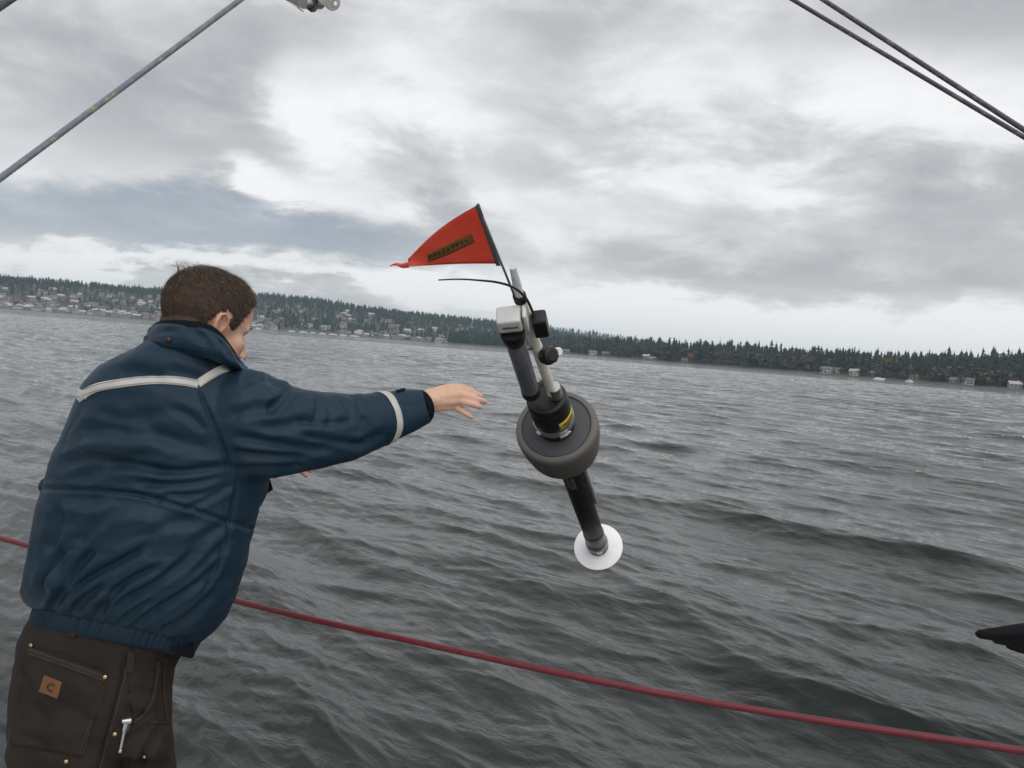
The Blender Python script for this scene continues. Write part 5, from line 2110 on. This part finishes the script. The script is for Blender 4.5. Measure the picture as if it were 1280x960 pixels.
# and on round his far side
sp_, _n = JS.hit(106, 493, 1.75)
sc_ = P(214, 497, 1.81)
a0_ = math.atan2(sp_[1] - sc_[1], sp_[0] - sc_[0])
g = []
for i in range(19):
    a = a0_ + R(3) - R(96) * i / 18
    d = np.array([math.cos(a), math.sin(a), 0.0])
    for j in range(4):
        o = np.array([sc_[0], sc_[1], sp_[2] - 0.012 * i / 18 + 0.009 * (j / 1.5 - 1)])
        p_, n_ = JS.out(o, d)
        g.append((p_, d))
grid_slab(g, 18, 3, 0.0008, 0.0012).build("reflective_stripe", M_REFL, jacket)
# the ring of tape round the forearm
ac0, ac1 = P(468, 527, 1.945), P(504, 514, 2.01)
adir = (ac1 - ac0) / np.linalg.norm(ac1 - ac0)
acc = P(480, 523, 1.967)
u1 = np.array([0, 0, 1.0]) - adir * adir[2]; u1 /= np.linalg.norm(u1)
u2 = np.cross(adir, u1)


def arm_band(center, hw, lift, thick, n=44, tilt=0.0):
    g = []
    for i in range(n + 1):
        a = 2 * math.pi * i / n
        d = math.cos(a) * u1 + math.sin(a) * u2
        for j in range(4):
            o = center + adir * (hw * (j / 1.5 - 1) + tilt * math.cos(a))
            p, nn_ = JS.out(o, d)
            g.append((o + d * ((p - o) @ d), d))
    return grid_slab(g, n, 3, lift, thick)


arm_band(acc, 0.0095, 0.0008, 0.0014, tilt=0.006).build("reflective_stripe", M_REFL, jacket)
# cuff: dark inner rim and tab
cfc = P(527.5, 508.0, 2.038)
rg_ = []
for k, (o, r, s) in enumerate(((-0.014, .95, 0), (0.000, .985, 0), (0.003, .97, 0), (0.003, 0.91, 0), (-0.004, 0.87, 0), (-0.02, 0.8, 0))):
    rg_.append([cfc + adir * o + r * (math.cos(a) * u1 * 0.0430 + math.sin(a) * u2 * 0.0425) for a in np.linspace(0, 2 * math.pi, 32, endpoint=False)])
MB().loft(rg_, caps=False).build("cuff", M_LINING, jacket)
b = slab(JS, [(495, 488), (507, 485.5), (506, 488.5), (496, 491)], 6, 3, 0.001, 0.002, 2.0)
b.build("cuff_tab", M_LINING, jacket)

# seams: fine piping in the grooves
for line, n in (([(247, 487), (258, 510), (270, 540), (281, 568), (288, 590)], 34),
                ([(296, 605), (290, 640), (281, 684), (266, 722), (248, 745)], 40),
                ([(243, 444), (246, 458), (247, 474)], 12)):
    seam(JS, line, n * 3, 0.0008, 0.0003, 1.68).build("seam", M_THREAD, jacket)

# collar: standing, folded over at the rim, dark lining inside
top = [(190, 409, 1.80), (201, 403.5, 1.725), (230, 405, 1.685), (256, 409.5, 1.675), (274, 419, 1.69), (290, 437, 1.735), (303, 456, 1.80),
       (301, 450, 1.89), (272, 428, 1.935), (232, 409, 1.935), (200, 406, 1.895)]
bot = [(181, 431, 1.80), (192, 433, 1.705), (226, 434, 1.668), (260, 440, 1.66), (284, 450, 1.68), (301, 463, 1.735), (310, 470, 1.81),
       (305, 462, 1.91), (272, 444, 1.965), (232, 434, 1.965), (192, 432, 1.925)]
NL = 64
T_ = catmull([P(*q) for q in top], NL, True)
B_ = catmull([P(*q) for q in bot], NL, True)
cc_ = T_.mean(0)


def inward(L, k):
    c = L.mean(0)
    d = L - c
    return c + d * (1 - k / np.linalg.norm(d, axis=1, keepdims=True))


wv_ = np.array([0.0022 * math.sin(i * 0.9) + 0.0016 * math.sin(i * 2.3 + 1) for i in range(NL)])[:, None]
dirs = (T_ - cc_) / np.linalg.norm(T_ - cc_, axis=1, keepdims=True)
mid = lambda t: B_ * (1 - t) + T_ * t
zup = np.array([0, 0, 1.0])
loops = [inward(B_, 0.020) - zup * 0.012, B_ + dirs * 0.000, mid(.14) + dirs * 0.006, mid(.38) + dirs * (0.008 + wv_), mid(.6) + dirs * (0.005 - wv_), mid(.82) + dirs * (0.005 + wv_ * .6), mid(.95) + dirs * 0.003]
fine = []
for k in range(len(loops) - 1):
    for t in (0, .25, .5, .75):
        fine.append(loops[k] * (1 - t) + loops[k + 1] * t)
fine.append(loops[-1])
for k, l in enumerate(fine):
    tt = k / len(fine)
    ang = np.arange(NL) / NL * 6.283
    # slack folds running down and back from the chin
    wr_ = 0.0042 * np.sin(ang * 9 + tt * 5.5) * np.sin(math.pi * tt) * np.clip(np.sin(ang - 0.4) + 0.2, 0, 1) + 0.0025 * vnoise(l * 45, 61)
    fine[k] = l + dirs * wr_[:, None]
b = MB().loft([list(l) for l in fine], caps=False)
b.build("collar", M_NYLON, jacket)
hi = (0.004 + 0.006 * np.clip(np.sin(np.arange(NL) / NL * 6.283 - 0.3), 0, 1))[:, None] * zup
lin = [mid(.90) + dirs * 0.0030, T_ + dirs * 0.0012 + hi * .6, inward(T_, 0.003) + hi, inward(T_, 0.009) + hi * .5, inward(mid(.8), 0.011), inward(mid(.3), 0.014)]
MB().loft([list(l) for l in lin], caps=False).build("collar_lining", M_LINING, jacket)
M_SNAP = mat_basic("snap", (0.05, 0.035, 0.03), 0.35, metal=0.6)
CS = Surf(np.array(b.v), b.f)
for q in ((211, 425), (182, 427)):
    p, n_ = CS.hit(q[0], q[1], 1.7)
    bb_ = MB(); lathe(bb_, p - n_ * 0.001, n_, [(0, 0.006), (0.003, 0.0062), (0.005, 0.0045), (0.0055, 0.001)], 14)
    bb_.build("snap", M_SNAP, jacket)
MB().capsule(P(302, 451, 1.80), P(305, 458, 1.81), 0.005, 0.005, 8).build("shirt_collar", mat_basic("shirt_blue", (0.25, 0.35, 0.55), 0.8), man)

# waistband: gathered elastic at the back, flat in front
wt_ = [((52, 758), (246, 800)), ((50, 766), (243, 806)), ((47, 777), (240, 815)), ((46, 784), (238, 820)), ((50, 787), (234, 821))]
rings = []
for k, (l, r) in enumerate(wt_):
    rr = ring(l, r, 1.80, (.135, .140, .140, .137, .128)[k])
    rr = np.array(rr)
    # resample finely for the gathers
    m = 260
    q = np.array([rr[int(i * 56 / m) % 56] * (1 - (i * 56 / m) % 1) + rr[(int(i * 56 / m) + 1) % 56] * ((i * 56 / m) % 1) for i in range(m)])
    c = q.mean(0)
    d = (q - c) / np.linalg.norm(q - c, axis=1, keepdims=True)
    ang = np.arange(m) / m
    near = np.clip(1.1 - np.abs(((ang - 0.72 + .5) % 1) - .5) * 3.2, 0.0, 1)       # the gathered stretch
    am_ = 0.0058 * near * (0.6 + 0.4 * np.sin(ang * 61)) * (1, 1, .9, .8, .3)[k]
    q = q + d * (am_ * np.sin(ang * 2 * np.pi * 64 + 0.9 * np.sin(ang * 37)))[:, None]
    rings.append(list(q))
MB().loft(rings).build("waistband", M_NYLONB, jacket)
# open front hem hanging below, and the dark front edge under the arm
b = MB()
fe = []
for (x0, y0, x1, y1, d) in ((212, 806, 214, 815, 1.70), (226, 808, 225, 820, 1.72), (238, 806, 238, 823, 1.76), (246, 800, 241, 822, 1.82), (258, 790, 246, 812, 1.88)):
    fe.append([P(x0, y0, d), P(x1, y1, d), P(x1, y1, d + .012), P(x0, y0, d + .012)])
b.loft(fe)
b.build("front_hem", M_LINING, jacket, bevel=0.002)
b = MB()
fe = []
for (x0, y0, x1, y1, d) in ((306, 594, 300, 632, 1.88), (322, 594, 318, 624, 1.90), (334, 596, 332, 618, 1.92), (337, 598, 341.5, 612, 1.93)):
    fe.append([P(x0, y0, d), P(x1, y1, d), P(x1, y1, d + .012), P(x0, y0, d + .012)])
b.loft(fe)
b.build("front_edge", M_LINING, jacket, bevel=0.002)
b = MB().ellipsoid(P(60, 607, 1.80), [CR * 0.013, CU * 0.02, CF * 0.03], 14, 10)
b.build("pocket_flap", M_NYLON, jacket)

# ------------------------------------------------------------------ trousers
pb = MB()
hips = [((50, 768), (232, 806), 1.80, .128), ((42, 785), (222, 816), 1.80, .132), ((33, 808), (213, 832), 1.80, .138), ((27, 845), (208, 860), 1.80, .146), ((24, 880), (207, 892), 1.80, .150),
        ((20, 915), (209, 925), 1.80, .150), ((22, 940), (206, 950), 1.80, .13)]
pb.loft([ring(l, r, d, hd, 2.3) for l, r, d, hd in hips])


def leg(l0, r0, d, knee, foot, rk, rf):
    rings = [ring((l0[0] + 6, l0[1] - 40), (r0[0] - 6, r0[1] - 40), d, .095), ring(l0, r0, d, .098)]
    for c, r in ((knee * .5 + (P((l0[0] + r0[0]) / 2, l0[1], d)) * .5, (rk + .09) / 2), (knee, rk), (knee * .4 + foot * .6, (rk + rf) / 2), (foot + dwn * 0.02, rf), (foot + dwn * 0.055, rf * 1.03)):
        rings.append([c + np.array([r * math.cos(t), r * math.sin(t), 0]) for t in TH])
    # keep the loops starting on the same side
    pb.loft([list(np.array(q)) for q in rings])


leg((14, 948), (146, 958), 1.735, kneeR, footR, .083, .078)
leg((100, 948), (216, 956), 1.875, kneeL, footL, .083, .078)
pv, pf = remesh(pb, 0.0065, 8, 0.5)
pfolds = [
    ([(27, 838), (36, 852), (42, 868)], 6, -0.006), ([(27, 862), (40, 880), (62, 900)], 7, -0.005), ([(22, 915), (45, 925), (70, 945)], 7, -0.005),
    ([(60, 880), (95, 890), (120, 905)], 9, -0.004), ([(155, 815), (150, 850), (140, 890), (130, 925), (122, 958)], 2.6, -0.005),
    ([(36, 808), (75, 818), (110, 832), (135, 842)], 2.2, -0.003), ([(205, 905), (192, 925), (180, 945), (172, 960)], 5, -0.010),
    ([(160, 866), (175, 862), (192, 866)], 4, -0.004), ([(158, 880), (168, 895), (185, 890)], 5, -0.005), ([(152, 930), (165, 922), (182, 915)], 5, -0.004),
    ([(195, 880), (202, 902), (208, 930)], 4, -0.004), ([(85, 850), (105, 862), (122, 868)], 8, 0.003), ([(70, 905), (95, 925)], 10, 0.004),
]
pv = apply_folds(pv, pf, pfolds)
pn = normals(pv, pf)
pv = pv + pn * (0.0028 * vnoise(pv * np.array([13, 13, 18]), 41) + 0.0016 * vnoise(pv * np.array([30, 30, 34]), 42) + 0.0006 * vnoise(pv * 90, 43))[:, None]


def canvas_material(name, a, b_):
    m = bpy.data.materials.new(name)
    m.use_nodes = True
    t = NT(m.node_tree)
    pos = t.n('ShaderNodeNewGeometry').outputs['Position']
    n1 = t.noise(pos, 9, 6, 0.65)
    n2 = t.noise(pos, 500, 3, 0.6)
    q = t.m('ADD', t.m('MULTIPLY', n1, 0.75), t.m('MULTIPLY', n2, 0.25))
    c = t.ramp(q, [(0.35, a), (0.66, b_)])
    bp = t.n('ShaderNodeBump', {'Height': t.m('ADD', t.m('MULTIPLY', n2, 0.2), t.noise(pos, 60, 4, 0.6)), 'Strength': 0.35, 'Distance': 0.003}).outputs[0]
    bs = t.n('ShaderNodeBsdfPrincipled', {'Base Color': c, 'Roughness': 0.88, 'Normal': bp, 'Specular IOR Level': 0.2})
    t.n('ShaderNodeOutputMaterial', {0: bs.outputs[0]})
    return m


M_CANVAS = canvas_material("brown_canvas", (0.021, 0.0165, 0.0145), (0.034, 0.027, 0.0235))
M_CANVAS2 = canvas_material("brown_canvas_worn", (0.027, 0.021, 0.0175), (0.045, 0.036, 0.030))
M_STITCH = mat_basic("stitch_brown", (0.075, 0.052, 0.040), 0.85)
M_SEAMSHADE = mat_basic("painted_seam_shade", (0.010, 0.007, 0.006), 0.9)  # shade along the side seam and pocket openings, painted as near-black
M_BRASS = mat_basic("brass_rivet", (0.55, 0.42, 0.24), 0.3, metal=0.9)
M_LEATHER = mat_basic("leather_tan", (0.155, 0.062, 0.026), 0.6, 0.15, 90, bump=0.2, bscale=400)
M_LEATHERD = mat_basic("leather_print", (0.035, 0.022, 0.016), 0.6)
trousers = link_mesh("trousers", mesh_from("trousers", pv, pf), M_CANVAS, man)
TS = Surf(pv, pf)
# back pocket, as its own layer of canvas
slab(TS, [(37, 808), (134, 843), (103, 946), (14, 930)], 22, 22, 0.0004, 0.0022, 1.66).build("back_pocket", M_CANVAS, trousers)
slab(TS, [(36.5, 809), (134, 843.5), (131, 852), (35, 818)], 22, 3, 0.0026, 0.0012, 1.66).build("pocket_hem", M_CANVAS2, trousers)
for line in ([(38, 812), (85, 828), (133, 847)], [(37, 817), (84, 833), (131, 851)], [(131, 852), (124, 880), (112, 915), (102, 945)], [(128, 852), (121, 880), (109, 914), (99, 943)]):
    seam(TS, line, 34, 0.0006, 0.0038, 1.66).build("stitching", M_STITCH, trousers)
# side seam, front pocket opening and its facing
seam(TS, [(159, 815), (152, 850), (142, 890), (132, 925), (122, 960)], 40, 0.0016, 0.0, 1.66).build("side_seam", M_SEAMSHADE, trousers)
seam(TS, [(162, 815), (155, 850), (145, 890), (135, 925), (125, 960)], 40, 0.0007, 0.0004, 1.66).build("stitching", M_STITCH, trousers)
slab(TS, [(159, 838), (195, 838), (190, 876), (166, 904)], 10, 12, 0.0003, 0.0012, 1.68).build("pocket_facing", M_CANVAS, trousers)
strip(TS, [(197, 826), (195, 845), (192, 866), (186, 882), (176, 896), (165, 904)], 4.2, 24, 0.0006, 0.0040, 1.68).build("pocket_edge", M_CANVAS2, trousers)
seam(TS, [(192.5, 840), (190, 862), (184, 878), (174, 891), (164, 899)], 24, 0.0018, 0.0, 1.68).build("pocket_opening", M_SEAMSHADE, trousers)
seam(TS, [(158, 838), (176, 838), (195, 839)], 14, 0.0012, 0.0006, 1.68).build("pocket_opening", M_SEAMSHADE, trousers)
slab(TS, [(160, 815), (169, 816), (166, 842), (158, 840)], 4, 8, 0.001, 0.003, 1.68).build("belt_loop", M_CANVAS2, trousers)
slab(TS, [(86, 784), (96, 787), (95, 797), (85, 794)], 4, 4, 0.001, 0.003, 1.66).build("belt_loop", M_CANVAS2, trousers)
strip(TS, [(208, 820), (204, 850), (206, 880), (209, 905)], 3.0, 16, 0.0005, 0.002, 1.7).build("fly_seam", M_CANVAS2, trousers)
strip(TS, [(186, 902), (195, 903), (208, 902)], 2.6, 10, 0.0005, 0.002, 1.8).build("hem_seam", M_CANVAS2, trousers)
# leather label with its round stamped mark
LQ = [(57, 843.5), (79, 852), (73, 872), (50, 863.5)]
lab = slab(TS, LQ, 6, 6, 0.0028, 0.0016, 1.66)
lab.build("leather_label", M_LEATHER, trousers, autosmooth=45)


def lq(u, v):
    c = np.array(LQ)
    return c[0] * (1 - u) * (1 - v) + c[1] * u * (1 - v) + c[2] * u * v + c[3] * (1 - u) * v


g = []
for i in range(25):
    a = R(48) + R(264) * i / 24
    for j in range(3):
        rr = 0.12 + 0.13 * j / 2
        q = lq(0.56 + rr * math.cos(a), 0.52 + rr * math.sin(a) * 1.05)
        p, n_ = TS.hit(q[0], q[1], 1.66)
        g.append((p, n_))
grid_slab(g, 24, 2, 0.0046, 0.0003).build("stamped_mark", M_LEATHERD, trousers)
for q in ((131.5, 846), (40, 806), (83, 951), (143.5, 917), (181, 945)):
    p, n_ = TS.hit(q[0], q[1], 1.66)
    b = MB(); lathe(b, p + n_ * 0.0025, n_, [(-0.002, 0.0042), (0.0012, 0.0042), (0.002, 0.0032), (0.0021, 0.0012), (0.003, 0.001), (0.003, 0.0003)], 14)
    b.build("rivet", M_BRASS, trousers)
# boots, out of the frame
M_BOOT = mat_basic("boot_leather", (0.05, 0.04, 0.033), 0.6, 0.2, 30)
for f_ in (footR, footL):
    b = MB()
    toe = np.array([0.77, 0.64, 0])
    b.capsule(f_ + dwn * -0.02, f_ + dwn * 0.05, 0.052, 0.05, 18)
    b.capsule(f_ + dwn * 0.055 - toe * 0.02, f_ + dwn * 0.062 + toe * 0.16, 0.048, 0.042, 18)
    v_, fc_ = remesh(b, 0.007, 4)
    v_[:, 2] = np.maximum(v_[:, 2], floorz + 0.001)
    link_mesh("boot", mesh_from("boot", v_, fc_), M_BOOT, man)

# the silver clip hooked on his front pocket
cp, cn = TS.hit(155, 903, 1.66)
clip = empty("pocket_clip", cp, "silver clip hooked on the man's front trouser pocket", "clip")
p0, n0 = TS.hit(157, 899, 1.66); p1, n1 = TS.hit(153.5, 915, 1.66); p2, n2 = TS.hit(150, 936, 1.66)
p0, p1, p2 = p0 + n0 * 0.010, p1 + n1 * 0.010, p2 + n2 * 0.008
dd = (p2 - p0) / np.linalg.norm(p2 - p0)
sv = np.cross(dd, n0)
b = MB()
rr = []
for t, wv in ((0, .0042), (.3, .0042), (.34, .003), (.9, .0022), (1, .002)):
    c = p0 * (1 - t) + p2 * t
    rr.append([c - sv * wv, c + sv * wv, c + sv * wv - n0 * .0022, c - sv * wv - n0 * .0022])
b.loft(rr)
b.build("clip_arm", M_STEEL, clip, bevel=0.0007)
b = MB().ellipsoid(p2, [dd * .004, sv * .0038, n0 * .0028], 12, 8)
b.build("clip_ball", M_STEEL, clip)
b = MB(); lathe(b, p0 - sv * 0.009, sv, [(0, 0.002), (0.001, 0.006), (0.005, 0.0065), (0.012, 0.005), (0.018, 0.0045), (0.019, 0.001)], 14)
b.build("clip_head", M_STEEL, clip, autosmooth=40)
b = MB().tube([p0 + dd * 0.002 - sv * .006, p1 * .5 + p0 * .5 - sv * .007 - n0 * .002, p1 - sv * .006 - n0 * .004], 0.0022, 8)
b.build("clip_body", mat_basic("clip_blue", (0.06, 0.05, 0.14), 0.4), clip)
